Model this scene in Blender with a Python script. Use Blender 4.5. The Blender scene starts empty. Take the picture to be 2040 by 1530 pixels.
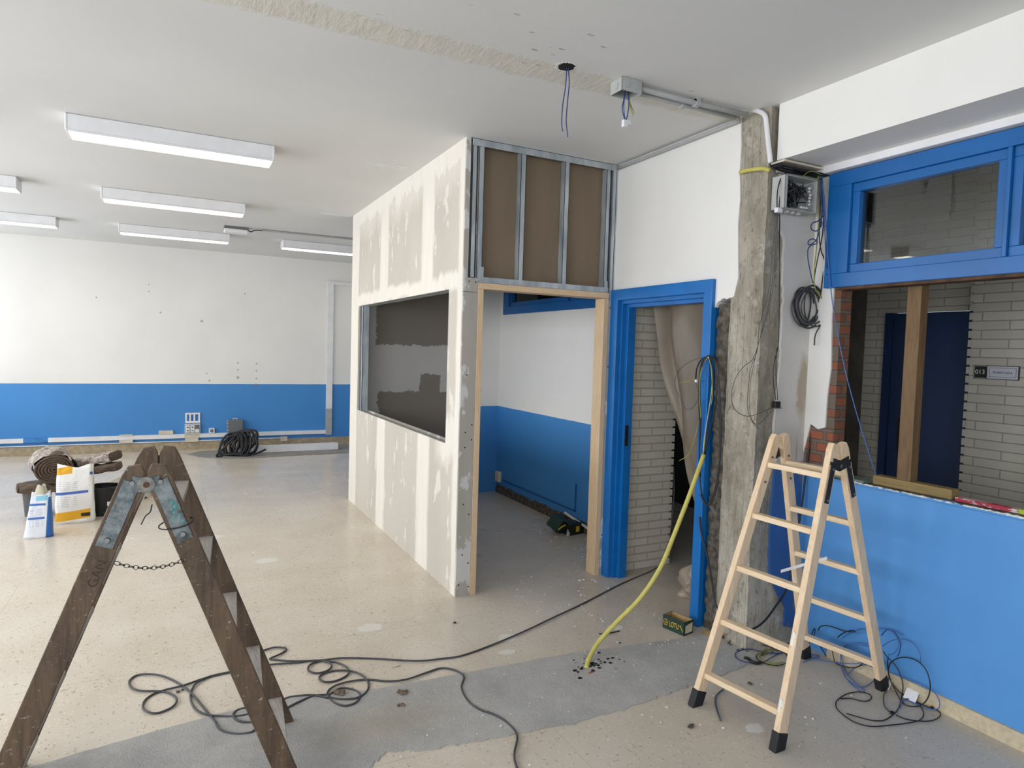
import bpy, bmesh, math, random
import numpy as np
from mathutils import Vector, Matrix
random.seed(7)
S = bpy.context.scene
COL = S.collection
# ------------------------------------------------------------------ camera
EYE = 1.65
F_PX = 1308.24
def rot_cam(a, b, c):
    ca, sa, cb, sb, cc, sc = math.cos(a), math.sin(a), math.cos(b), math.sin(b), math.cos(c), math.sin(c)
    Ry = np.array([[ca, 0, sa], [0, 1, 0], [-sa, 0, ca]])
    Rx = np.array([[1, 0, 0], [0, cb, -sb], [0, sb, cb]])
    Rz = np.array([[cc, -sc, 0], [sc, cc, 0], [0, 0, 1]])
    return Rz @ Rx @ Ry @ np.array([[1, 0, 0], [0, 0, -1], [0, 1, 0]])
MC = rot_cam(-.474150885, .0513639434, .0296681412)      # world -> camera (x right, y down, z forward)
cam = bpy.data.cameras.new('camera')
cam_o = bpy.data.objects.new('camera', cam)
COL.objects.link(cam_o)
cam.sensor_width = 36.0
cam.lens = 36.0 * F_PX / 2040.0
cam.clip_start = 0.05
cam_o.matrix_world = Matrix([[MC[0][0], -MC[1][0], -MC[2][0], 0],
                             [MC[0][1], -MC[1][1], -MC[2][1], 0],
                             [MC[0][2], -MC[1][2], -MC[2][2], EYE],
                             [0, 0, 0, 1]])
S.camera = cam_o
def at(px, py, ax, v):
    """the point where the sight line of a measured image point meets the real plane axis = v"""
    d = MC.T @ np.array([(px - 1020) / F_PX, (py - 765) / F_PX, 1.0])
    c = np.array([0, 0, EYE])
    t = (v - c[ax]) / d[ax]
    return Vector(c + t * d)
# ------------------------------------------------------------------ view, sky, daylight
S.view_settings.view_transform = 'Standard'
S.view_settings.look = 'None'
S.view_settings.gamma = 1
S.view_settings.use_curve_mapping = False
S.view_settings.exposure = -0.47
world = bpy.data.worlds.new('sky')
S.world = world
world.use_nodes = True
wb = world.node_tree.nodes['Background']
wb.inputs[0].default_value = (0.80, 0.90, 1.0, 1)
wb.inputs[1].default_value = 2.2
X_LEFT = -3.5
HC = 3.01
BAYS = [(-3.6, -1.6), (-1.2, 0.8), (1.2, 3.2), (3.6, 5.6), (6.0, 8.0), (8.4, 10.5)]
for (y0, y1) in BAYS:
    L = bpy.data.lights.new('daylight', 'AREA')
    L.shape = 'RECTANGLE'
    L.size = 1.85
    L.size_y = y1 - y0 - .1
    L.energy = 88
    L.color = (0.94, 0.95, 1.0)
    lo = bpy.data.objects.new('daylight', L)
    COL.objects.link(lo)
    lo.location = (X_LEFT - .30, (y0 + y1) / 2, 1.85)
    lo.rotation_euler = (0, -math.pi / 2, 0)      # shines towards +x
ADDED_FRONT_BAYS = [(-3.0, -1.4), (-1.0, .6)]  # unseen front windows with lamps, added to brighten surfaces facing them
for (x0, x1) in ADDED_FRONT_BAYS:
    L = bpy.data.lights.new('daylight', 'AREA')
    L.shape = 'RECTANGLE'
    L.size = x1 - x0 - .1
    L.size_y = 1.85
    L.energy = 60
    L.color = (0.94, 0.95, 1.0)
    lo = bpy.data.objects.new('daylight', L)
    COL.objects.link(lo)
    lo.location = ((x0 + x1) / 2, -4.4, 1.85)
    lo.rotation_euler = (math.pi / 2, 0, 0)      # shines towards +y
# ------------------------------------------------------------------ materials
def srgb(r, g, b):
    def f(c):
        c /= 255.0
        return c / 12.92 if c <= .04045 else ((c + .055) / 1.055) ** 2.4
    return (f(r), f(g), f(b), 1)
class Mat:
    def __init__(s, name, rough=.5, metal=0, spec=.5):
        s.m = bpy.data.materials.new(name)
        s.m.use_nodes = True
        s.t = s.m.node_tree
        s.b = s.t.nodes['Principled BSDF']
        s.b.inputs['Roughness'].default_value = rough
        s.b.inputs['Metallic'].default_value = metal
        s.b.inputs['Specular IOR Level'].default_value = spec
        s.tc = s.t.nodes.new('ShaderNodeTexCoord')
        s.obj = s.tc.outputs['Object']
    def _set(s, sock, v):
        if isinstance(v, bpy.types.NodeSocket):
            s.t.links.new(v, sock)
        else:
            sock.default_value = v
    def sep(s, vec=None):
        n = s.t.nodes.new('ShaderNodeSeparateXYZ')
        s.t.links.new(vec or s.obj, n.inputs[0])
        return n.outputs
    def comb(s, x, y, z):
        n = s.t.nodes.new('ShaderNodeCombineXYZ')
        for i, v in enumerate((x, y, z)):
            s._set(n.inputs[i], v)
        return n.outputs[0]
    def scale(s, v3, vec=None):
        n = s.t.nodes.new('ShaderNodeMapping')
        n.inputs['Scale'].default_value = v3
        s.t.links.new(vec or s.obj, n.inputs['Vector'])
        return n.outputs[0]
    def noise(s, sc, det=3, vec=None, rough=.5, dist=0):
        n = s.t.nodes.new('ShaderNodeTexNoise')
        s.t.links.new(vec or s.obj, n.inputs['Vector'])
        n.inputs['Scale'].default_value = sc
        n.inputs['Detail'].default_value = det
        n.inputs['Roughness'].default_value = rough
        n.inputs['Distortion'].default_value = dist
        return n.outputs['Fac']
    def voro(s, sc, vec=None, out='Distance', feat='F1'):
        n = s.t.nodes.new('ShaderNodeTexVoronoi')
        n.feature = feat
        s.t.links.new(vec or s.obj, n.inputs['Vector'])
        n.inputs['Scale'].default_value = sc
        return n.outputs[out]
    def m_(s, op, a, b=0.0, c=0.0, clamp=False):
        n = s.t.nodes.new('ShaderNodeMath')
        n.operation = op
        n.use_clamp = clamp
        s._set(n.inputs[0], a)
        s._set(n.inputs[1], b)
        s._set(n.inputs[2], c)
        return n.outputs[0]
    def step(s, v, lo, hi):
        n = s.t.nodes.new('ShaderNodeMapRange')
        s._set(n.inputs[0], v)
        n.inputs[1].default_value = lo
        n.inputs[2].default_value = hi
        return n.outputs[0]
    def band(s, v, c, hw, soft):
        """1 inside |v-c|<hw"""
        return s.step(s.m_('ABSOLUTE', s.m_('SUBTRACT', v, c)), hw + soft, hw - soft)
    def mx(s, a, b):
        return s.m_('MAXIMUM', a, b)
    def mul(s, a, b):
        return s.m_('MULTIPLY', a, b)
    def mix(s, f, a, b):
        n = s.t.nodes.new('ShaderNodeMix')
        n.data_type = 'RGBA'
        s._set(n.inputs[0], f)
        s._set(n.inputs[6], a)
        s._set(n.inputs[7], b)
        return n.outputs[2]
    def color(s, v):
        s._set(s.b.inputs['Base Color'], v)
        return s
    def rough(s, v):
        s._set(s.b.inputs['Roughness'], v)
        return s
    def bump(s, h, strength=.3, dist=.01):
        n = s.t.nodes.new('ShaderNodeBump')
        n.inputs['Strength'].default_value = strength
        n.inputs['Distance'].default_value = dist
        s.t.links.new(h, n.inputs['Height'])
        s.t.links.new(n.outputs[0], s.b.inputs['Normal'])
        return s
def plain(name, rgb, rough=.5, metal=0, var=.12, nsc=18, bump=.08, spec=.5):
    M = Mat(name, rough, metal, spec)
    c = srgb(*rgb)
    d = tuple(x * (1 - var * 2.2) for x in c[:3]) + (1,)
    n = M.noise(nsc, 4)
    M.color(M.mix(M.step(n, .35, .65), d, c))
    if bump:
        M.bump(n, bump, .004)
    return M.m
WHITE = srgb(232, 230, 224)
BLUE = srgb(66, 138, 204)
def wall_mat(name, white=WHITE, blue=BLUE, split=1.0, marks=True, back=False):
    M = Mat(name, .55)
    x, y, z = M.sep()
    n1 = M.noise(1.3, 4)
    n2 = M.noise(60, 3)
    w = M.mix(M.step(n1, .4, .65), white, tuple(v * .95 for v in white[:3]) + (1,))
    b = M.mix(M.step(n1, .35, .65), tuple(v * .93 for v in blue[:3]) + (1,), blue)
    if marks:
        sc = M.noise(9, 5, rough=.75)
        w = M.mix(M.mul(M.step(sc, .66, .72), .25), w, srgb(190, 186, 176))
        b = M.mix(M.mul(M.step(M.noise(14, 5, M.scale((1, .3, 2)), rough=.75), .69, .72), .35), b, srgb(120, 160, 215))
    zz = M.m_('ADD', z, M.mul(M.m_('SUBTRACT', M.noise(3, 2), .5), .006))
    col = M.mix(M.step(zz, split - .0015, split + .0015), b, w)
    if back:
        dots = None
        for (dx, dz, r) in [(-1.0, 2.22, .012), (-.35, 2.35, .012), (-.35, 2.45, .010), (-.2, 2.05, .014), (.35, 1.95, .02), (.95, 2.4, .012),
                            (.42, 1.16, .012), (.46, 1.05, .016),
                            (.86, 1.33, .014), (.86, 1.22, .014), (.86, 1.10, .022), (1.13, 1.32, .014), (1.13, 1.21, .014), (1.13, 1.09, .014)]:
            dd = M.m_('SQRT', M.m_('ADD', M.m_('POWER', M.m_('SUBTRACT', x, dx), 2.0), M.m_('POWER', M.m_('SUBTRACT', z, dz), 2.0)))
            k = M.step(dd, r * 1.1, r * .8)
            dots = k if dots is None else M.mx(dots, k)
        col = M.mix(M.mul(dots, .55), col, srgb(110, 100, 90))
        rust = M.mul(M.band(x, 1.125, .018, .006), M.band(z, .985, .02, .01))
        col = M.mix(M.mul(rust, .7), col, srgb(160, 100, 50))
    M.color(col)
    M.bump(M.m_('ADD', n2, M.mul(n1, 2.0)), .10, .004)
    return M.m
m_wall = wall_mat('painted_wall')
m_wall_back = wall_mat('painted_wall_back', back=True)
m_white = wall_mat('white_wall', split=-5)
# ceiling, with the rough plaster band where a wall was taken down
def ceiling_mat():
    M = Mat('ceiling_plaster', .75)
    x, y, z = M.sep()
    base = srgb(224, 224, 221)
    n = M.noise(.7, 3)
    c = M.mix(M.step(n, .35, .65), base, srgb(216, 216, 214))
    edge = M.noise(6, 4, rough=.7)
    yc = M.m_('ADD', M.m_('MULTIPLY', x, -.018), 2.885)
    yy = M.m_('ADD', M.m_('SUBTRACT', y, yc), M.mul(M.m_('SUBTRACT', edge, .5), .09))
    band = M.band(yy, 0, .095, .018)
    grain = M.noise(30, 5, M.scale((1.0, .25, 1)), rough=.7)
    patch = M.mix(M.step(grain, .3, .7), srgb(204, 200, 187), srgb(222, 218, 207))
    c = M.mix(M.mul(band, .85), c, patch)
    vv = M.scale((8.0, 22.0, 1.0))
    nick = M.voro(1.0, vv)
    near = M.mul(M.band(y, 2.62, .22, .08), M.band(x, 1.65, .75, .3))
    sel = M.step(M.noise(2.7, 1), .52, .56)
    pits = M.mul(M.mul(M.step(nick, .17, .12), near), sel)
    c = M.mix(M.mul(pits, .6), c, srgb(150, 145, 132))
    M.color(c)
    h = M.m_('ADD', M.mul(M.mul(grain, band), .9), M.mul(M.noise(45, 3), .08))
    h = M.m_('SUBTRACT', h, M.mul(pits, 1.5))
    M.bump(h, .5, .012)
    return M.m
m_ceil = ceiling_mat()
def floor_mat():
    M = Mat('terrazzo_floor', .3)
    x, y, z = M.sep()
    base = M.mix(M.step(M.noise(2.2, 3), .3, .7), srgb(205, 192, 172), srgb(215, 205, 189))
    v = M.voro(70, out='Color')
    sp = M.sep(v)
    d = M.voro(70)
    lightc = M.mul(M.step(sp[0], .70, .74), M.step(d, .46, .38))
    darkc = M.mul(M.step(sp[1], .80, .83), M.step(d, .36, .26))
    c = M.mix(M.mul(lightc, .55), base, srgb(226, 219, 204))
    c = M.mix(M.mul(darkc, .6), c, srgb(140, 120, 92))
    v2 = M.voro(24, out='Color')
    s2 = M.sep(v2)
    d2 = M.voro(24)
    c = M.mix(M.mul(M.mul(M.step(s2[0], .90, .92), M.step(d2, .26, .16)), .45), c, srgb(120, 102, 80))
    # joints between the slabs
    fx = M.m_('ABSOLUTE', M.m_('SUBTRACT', M.m_('FRACT', M.m_('DIVIDE', M.m_('ADD', x, 20.12), 1.2)), .5))
    fy = M.m_('ABSOLUTE', M.m_('SUBTRACT', M.m_('FRACT', M.m_('DIVIDE', M.m_('ADD', y, 20.35), 1.2)), .5))
    j = M.mx(M.step(fx, .4983, .4990), M.step(fy, .4983, .4990))
    c = M.mix(M.mul(j, .35), c, srgb(130, 118, 96))
    # plaster dust trodden over the slabs, more of it by the pillar and door
    dust = M.step(M.noise(1.5, 6, rough=.7), .45, .75)
    zone = M.mul(M.step(x, .9, 2.4), M.step(y, 6.0, 2.5))
    zone = M.m_('ADD', M.mul(zone, .55), .12, clamp=True)
    c = M.mix(M.mul(M.m_('ADD', M.mul(dust, .5), .45), zone), c, srgb(160, 152, 140))
    smear = M.mul(M.step(M.noise(2.0, 6, M.scale((.5, 1.6, 1)), rough=.75, dist=1.2), .56, .66), M.mul(M.step(y, 5.5, 8), .3))
    c = M.mix(smear, c, srgb(222, 219, 210))
    spots = None
    for (sx, sy, rx, ry) in [(1.02, 3.72, .075, .055), (1.62, 3.12, .05, .03), (2.30, 2.02, .05, .035), (.62, 5.2, .09, .06), (1.70, 3.28, .06, .05), (2.36, 3.15, .05, .04), (.25, 6.0, .12, .07)]:
        e = M.m_('SQRT', M.m_('ADD', M.m_('POWER', M.m_('DIVIDE', M.m_('SUBTRACT', x, sx), rx), 2.0), M.m_('POWER', M.m_('DIVIDE', M.m_('SUBTRACT', y, sy), ry), 2.0)))
        e = M.m_('ADD', e, M.mul(M.m_('SUBTRACT', M.noise(25, 3), .5), .9))
        k = M.step(e, 1.05, .85)
        spots = k if spots is None else M.mx(spots, k)
    c = M.mix(M.mul(spots, .7), c, srgb(226, 223, 215))
    M.color(c)
    M.rough(M.m_('ADD', M.mul(dust, .15), M.m_('ADD', M.mul(zone, .45), M.mul(smear, .4)), .0))
    r = M.m_('ADD', M.m_('ADD', M.mul(dust, .12), M.mul(zone, .35)), .17)
    M.rough(r)
    M.bump(M.noise(40, 3), .03, .003)
    return M.m
m_floor = floor_mat()
def screed_mat():
    M = Mat('rough_screed', .85)
    n = M.noise(3, 6, rough=.7)
    n2 = M.noise(55, 5, rough=.75, dist=.8)
    c = M.mix(M.step(n, .3, .7), srgb(160, 159, 156), srgb(190, 187, 181))
    c = M.mix(M.mul(M.step(n2, .55, .75), .5), c, srgb(196, 193, 186))
    x, y, z = M.sep()
    e = M.m_('SQRT', M.m_('ADD', M.m_('POWER', M.m_('DIVIDE', M.m_('SUBTRACT', x, .85), .32), 2.0), M.m_('POWER', M.m_('DIVIDE', M.m_('SUBTRACT', y, 2.72), .16), 2.0)))
    c = M.mix(M.mul(M.step(e, 1.3, .3), .30), c, srgb(170, 150, 115))
    blk = M.mul(M.step(M.noise(26, 5, rough=.8), .60, .66), M.step(M.m_('SQRT', M.m_('ADD', M.m_('POWER', M.m_('SUBTRACT', x, 1.93), 2.0), M.m_('POWER', M.m_('MULTIPLY', M.m_('SUBTRACT', y, 2.76), 1.5), 2.0))), .38, .02))
    c = M.mix(M.mul(blk, .85), c, srgb(45, 44, 42))
    M.color(c)
    M.bump(M.m_('ADD', n2, M.mul(M.noise(180, 2), .5)), .8, .008)
    return M.m
m_screed = screed_mat()
def concrete_mat():
    M = Mat('bare_concrete', .85)
    n = M.noise(4, 7, M.scale((1, 1, .35)), rough=.75)
    n2 = M.noise(30, 6, M.scale((1, 1, .5)), rough=.8, dist=.3)
    c = M.mix(M.step(n, .35, .65), srgb(134, 126, 110), srgb(188, 181, 165))
    c = M.mix(M.mul(M.step(n2, .55, .62), .6), c, srgb(86, 80, 68))
    c = M.mix(M.mul(M.step(M.noise(11, 6, rough=.8), .56, .68), .6), c, srgb(206, 203, 194))
    x, y, z = M.sep()
    g = M.m_('ABSOLUTE', M.m_('SUBTRACT', M.m_('FRACT', M.m_('DIVIDE', M.m_('ADD', M.m_('ADD', y, x), 20), .052)), .5))
    ln = M.mul(M.step(g, .46, .49), M.step(M.noise(3, 3), .42, .6))
    c = M.mix(M.mul(ln, .5), c, srgb(104, 97, 84))
    M.color(c)
    M.bump(M.m_('SUBTRACT', M.m_('ADD', n2, n), M.mul(ln, .5)), .7, .012)
    return M.m
m_conc = concrete_mat()
m_rubble = plain('rubble_mortar', (104, 97, 86), .9, var=.3, nsc=30, bump=.9)
def board_mat(name='plasterboard_side', ax=1):
    M = Mat(name, .8)
    x, y, z = M.sep()
    u = (x, y, z)[ax]
    wob = M.mul(M.m_('SUBTRACT', M.noise(5, 5, M.scale((1, 1, .35)), rough=.7), .5), .10)
    uu = M.m_('ADD', u, wob)
    board = M.mix(M.step(M.noise(2, 3, M.scale((1, 1, .3))), .3, .7), srgb(190, 183, 170), srgb(200, 193, 180))
    mask = None
    for (c, hw) in [(6.93, .22), (5.80, .13), (4.66, .13), (3.97, .09)]:
        k = M.band(uu, c, hw, .02)
        mask = k if mask is None else M.mx(mask, k)
    wz = M.mul(M.m_('SUBTRACT', M.noise(6, 6, M.scale((1, 1, .35)), rough=.75), .5), .55)
    zz = M.m_('ADD', z, wz)
    mask = M.mx(mask, M.step(zz, 2.84, 2.88))
    mask = M.mx(mask, M.mul(M.step(M.m_('ADD', z, M.mul(wz, .8)), 2.66, 2.82), .5))
    mask = M.mx(mask, M.band(M.m_('ADD', z, M.mul(wz, .35)), 2.10, .06, .02))
    low = M.mul(M.band(zz, 1.02, .16, .05), M.step(u, 4.45, 4.25))
    mask = M.mx(mask, low)
    blob = M.mul(M.step(M.noise(5, 4, M.scale((1, 1.9, .7)), rough=.6), .61, .64), .75)
    mask = M.mx(mask, blob)
    thin = M.m_('ADD', M.mul(M.noise(14, 4, M.scale((1, 1, .2))), .5), .62, clamp=True)
    c = M.mix(M.mul(mask, thin), board, srgb(232, 226, 214))
    M.color(c)
    M.bump(M.m_('ADD', M.mul(mask, .6), M.mul(M.noise(30, 4), .15)), .2, .006)
    return M.m
m_board = board_mat()
def raw_board(name, a, b, put, thr=.55, sc=3.0):
    M = Mat(name, .85)
    n = M.noise(sc, 5, M.scale((1, 1, .6)), rough=.6)
    c = M.mix(M.step(M.noise(9, 4, M.scale((1, 1, .15))), .3, .7), srgb(*a), srgb(*b))
    if put:
        c = M.mix(M.step(n, thr, thr + .02), c, srgb(*put))
    M.color(c)
    M.bump(M.noise(40, 3), .08, .003)
    return M.m
m_brown = raw_board('brown_board_backs', (118, 102, 82), (128, 112, 92), None)
m_greyb = raw_board('grey_board_edge', (164, 158, 148), (176, 170, 160), (204, 202, 198), .56, 4.0)
def inner_board():
    M = Mat('plasterboard_inner', .85)
    x, y, z = M.sep()
    w = M.mul(M.m_('SUBTRACT', M.noise(7, 5, rough=.7), .5), .16)
    zz = M.m_('ADD', z, w)
    xx = M.m_('ADD', x, w)
    up = M.mul(M.step(zz, 1.67, 1.68), M.step(xx, 1.88, 1.89))
    lo = M.mul(M.step(zz, 1.17, 1.16), M.step(xx, 1.92, 1.93))
    hi = M.mul(M.mul(M.step(zz, 1.36, 1.35), M.step(xx, 2.38, 2.39)), M.step(xx, 2.63, 2.62))
    mask = M.mx(up, M.mx(lo, hi))
    c = M.mix(mask, srgb(186, 183, 176), srgb(128, 121, 110))
    M.color(c)
    M.bump(M.noise(25, 4), .1, .004)
    return M.m
m_inner = inner_board()
def metal_mat():
    M = Mat('galvanised_steel', .42, .45)
    n = M.noise(14, 4, M.scale((1, 1, .3)))
    M.color(M.mix(M.step(n, .3, .7), srgb(150, 160, 166), srgb(196, 203, 206)))
    M.bump(n, .05, .003)
    return M.m
m_metal = metal_mat()
def wood_mat(name, a, b, dark, rough=.6, ax=2, sc=1.0, stain=.3):
    M = Mat(name, rough)
    s3 = [14, 14, 14]
    s3[ax] = 1.4
    v = M.scale(tuple(s3))
    g = M.noise(2.2 * sc, 5, v, rough=.65, dist=1.2)
    fine = M.noise(9 * sc, 3, v)
    c = M.mix(M.step(g, .3, .7), srgb(*a), srgb(*b))
    c = M.mix(M.mul(M.step(fine, .55, .75), .4), c, srgb(*dark))
    c = M.mix(M.mul(M.step(M.noise(5, 5, rough=.7), .58, .66), stain), c, srgb(*dark))
    M.color(c)
    M.bump(M.m_('ADD', g, M.mul(fine, .4)), .25, .004)
    return M.m
m_pine = wood_mat('raw_pine', (208, 178, 140), (222, 196, 160), (172, 140, 100), .6, 2, 1, .15)
m_pine_x = wood_mat('raw_pine_lintel', (208, 178, 140), (222, 196, 160), (172, 140, 100), .6, 0, 1, .15)
m_ladl = wood_mat('pale_ladder_wood', (214, 184, 146), (232, 208, 176), (186, 150, 108), .5, 2, 1, .1)
m_ladl_y = wood_mat('pale_rung_wood', (220, 194, 156), (236, 214, 182), (190, 156, 114), .5, 1, 1, .1)
m_timber = wood_mat('green_timber', (120, 100, 62), (146, 124, 80), (84, 70, 42), .7, 1, 1, .3)
m_timber_z = wood_mat('green_timber_post', (98, 74, 48), (124, 98, 66), (70, 52, 34), .7, 2, 1, .3)
def old_wood(name, ax):
    M = Mat(name, .6)
    s3 = [12, 12, 12]
    s3[ax] = 1.2
    v = M.scale(tuple(s3))
    g = M.noise(2.2, 6, v, rough=.7, dist=1.0)
    c = M.mix(M.step(g, .3, .7), srgb(60, 46, 33), srgb(112, 91, 69))
    c = M.mix(M.mul(M.step(M.noise(6, 6, rough=.75), .5, .66), .5), c, srgb(52, 42, 34))
    c = M.mix(M.mul(M.step(M.noise(38, 5, M.scale((1, 1, 2)), rough=.8), .62, .67), .7), c, srgb(188, 182, 170))
    M.color(c)
    M.bump(g, .4, .006)
    return M.m
m_old = old_wood('weathered_dark_wood', 2)
m_old_y = wood_mat('dusty_tread_wood', (150, 144, 136), (182, 176, 168), (112, 100, 88), .8, 1, 1, .3)
def zinc():
    M = Mat('tarnished_zinc', .55, .6)
    n = M.noise(30, 5, rough=.7)
    c = M.mix(M.step(n, .35, .65), srgb(84, 92, 94), srgb(140, 148, 148))
    c = M.mix(M.mul(M.step(M.noise(12, 5), .56, .66), .7), c, srgb(48, 50, 48))
    M.color(c)
    M.bump(n, .2, .003)
    return M.m
m_zinc = zinc()
m_frame = plain('blue_gloss_paint', (10, 108, 182), .35, var=.06, nsc=5, bump=.04)
m_frame2 = plain('blue_gloss_window', (16, 98, 166), .35, var=.06, nsc=5, bump=.04)
m_doorblue = plain('dark_blue_door', (14, 46, 88), .45, var=.05, nsc=4, bump=.02)
m_pvc = plain('white_pvc', (232, 232, 232), .4, var=.04, nsc=6, bump=.02)
m_cream = plain('cream_plastic', (214, 204, 184), .45, var=.05)
m_greyp = plain('grey_plastic', (176, 178, 174), .45, var=.05)
m_greyd = plain('dark_grey_plastic', (112, 114, 114), .5, var=.05)
m_conduit = plain('grey_conduit', (170, 172, 170), .4, var=.04)
m_black = plain('black_plastic', (22, 22, 24), .45, var=.1)
m_rub = plain('black_rubber', (26, 27, 29), .6, var=.2)
m_cable_g = plain('grey_cable', (72, 74, 78), .5, var=.15, nsc=9)
m_cable_k = plain('black_cable', (24, 24, 27), .45, var=.1)
m_cable_b = plain('blue_wire', (28, 60, 118), .4, var=.1)
m_cable_lb = plain('pale_blue_wire', (66, 108, 178), .4, var=.1)
m_cable_y = plain('green_yellow_wire', (150, 156, 58), .4, var=.1)
m_tube_y = plain('yellow_conduit', (202, 192, 100), .45, var=.06, nsc=20)
m_steel = plain('bolt_steel', (150, 150, 148), .35, 1, var=.1)
m_dark = plain('dark_void', (12, 12, 12), .9, var=.0, bump=0)
m_card = plain('brown_cardboard', (176, 148, 100), .8, var=.08)
m_green = plain('dark_green_print', (14, 52, 46), .5, var=.06)
m_green2 = plain('dark_olive_print', (30, 34, 18), .5, var=.06)
m_yel = plain('yellow_print', (222, 186, 40), .5, var=.03)
m_paper = plain('label_paper', (206, 200, 176), .7, var=.05)
m_chain = plain('rusty_chain', (52, 46, 42), .5, .7, var=.2)
m_putty = plain('white_putty', (232, 232, 228), .8, var=.04, nsc=12, bump=.5)
m_rockw = Mat('mineral_wool', .95)
_n = m_rockw.noise(24, 6, m_rockw.scale((1, 1, 1.6)), rough=.75, dist=1.5)
m_rockw.color(m_rockw.mix(m_rockw.step(_n, .3, .7), srgb(64, 50, 40), srgb(138, 118, 100)))
m_rockw.bump(_n, 1.0, .02)
m_rockw = m_rockw.m
def foil():
    M = Mat('wool_facing', .8)
    n = M.noise(16, 6, M.scale((1, .6, 1.2)), rough=.75, dist=2)
    M.color(M.mix(M.step(n, .4, .56), srgb(116, 98, 84), srgb(206, 194, 186)))
    M.bump(n, 1, .02)
    return M.m
m_foil = foil()
m_rust = plain('rusty_patch', (120, 84, 60), .8, var=.3)
def brick_mat(name, a, b, mortar, bw=.25, bh=.0605, ax='x', rough=.6, mort=.006, bumpd=.02, off=.5):
    M = Mat(name, rough)
    x, y, z = M.sep()
    u = x if ax == 'x' else y
    vec = M.comb(u, z, 0.0)
    n = M.t.nodes.new('ShaderNodeTexBrick')
    M.t.links.new(vec, n.inputs['Vector'])
    n.inputs['Color1'].default_value = srgb(*a)
    n.inputs['Color2'].default_value = srgb(*b)
    n.inputs['Mortar'].default_value = srgb(*mortar)
    n.inputs['Scale'].default_value = 1
    n.inputs['Mortar Size'].default_value = mort
    n.inputs['Mortar Smooth'].default_value = .25
    n.inputs['Brick Width'].default_value = bw
    n.inputs['Row Height'].default_value = bh
    n.offset = off
    c = M.mix(M.mul(M.noise(20, 4), .25), n.outputs['Color'], srgb(*[int(v * .8) for v in a]))
    M.color(c)
    M.bump(M.m_('ADD', M.m_('SUBTRACT', 1.0, n.outputs['Fac']), M.mul(M.noise(50, 4), .12)), .9, bumpd)
    return M.m
m_brick_x = brick_mat('white_brick_x', (222, 215, 200), (214, 206, 190), (186, 180, 164), mort=.005)
m_brick_y = brick_mat('white_brick_y', (196, 191, 176), (186, 181, 166), (150, 145, 130), ax='y', bw=.33, mort=.0035, bumpd=.008)
m_brick_red = brick_mat('red_brick', (150, 92, 68), (118, 78, 60), (104, 98, 88), ax='x', bw=.12, bh=.066, mort=.012, rough=.85)
m_brick_redy = brick_mat('red_brick_y', (158, 92, 66), (126, 80, 60), (108, 102, 92), ax='y', bw=.12, bh=.066, mort=.012, rough=.85)
m_verydark = plain('shade_dark_render', (44, 40, 36), .9, var=.2, nsc=5, bump=.2)  # corridor's unlit depth put into a near-black wall colour
m_darkplaster = plain('grey_render', (92, 86, 76), .85, var=.2, nsc=5, bump=.3)
def glass_mat():
    M = Mat('window_glass', .02)
    t = M.t
    tr = t.nodes.new('ShaderNodeBsdfTransparent')
    tr.inputs[0].default_value = (.86, .88, .87, 1)
    gl = t.nodes.new('ShaderNodeBsdfGlossy')
    gl.inputs['Roughness'].default_value = .02
    fr = t.nodes.new('ShaderNodeFresnel')
    fr.inputs['IOR'].default_value = 1.5
    mx = t.nodes.new('ShaderNodeMixShader')
    t.links.new(M.m_('ADD', fr.outputs[0], .03), mx.inputs[0])
    t.links.new(tr.outputs[0], mx.inputs[1])
    t.links.new(gl.outputs[0], mx.inputs[2])
    t.links.new(mx.outputs[0], t.nodes['Material Output'].inputs[0])
    return M.m
m_glass = glass_mat()
def film_mat(name, col, alpha):
    M = Mat(name, .35)
    M.color(srgb(*col))
    t = M.t
    tr = t.nodes.new('ShaderNodeBsdfTransparent')
    tr.inputs[0].default_value = (.8, .78, .74, 1)
    mx = t.nodes.new('ShaderNodeMixShader')
    f = M.m_('ADD', M.mul(M.step(M.noise(5, 4, M.scale((1, 1, .3))), .3, .7), .3), alpha, clamp=True)
    t.links.new(f, mx.inputs[0])
    t.links.new(tr.outputs[0], mx.inputs[1])
    t.links.new(M.b.outputs[0], mx.inputs[2])
    t.links.new(mx.outputs[0], t.nodes['Material Output'].inputs[0])
    return M.m
m_film = film_mat('dusty_plastic_film', (138, 124, 106), .50)
m_clear = film_mat('clear_tub_plastic', (110, 114, 118), .35)
def emis(name, rgb, s):
    M = Mat(name, .5)
    e = M.b.inputs
    M.color(srgb(*rgb))
    e['Emission Color'].default_value = srgb(*rgb)
    e['Emission Strength'].default_value = s
    return M.m
m_lamp = emis('lit_diffuser', (255, 246, 226), 7.0)
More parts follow.
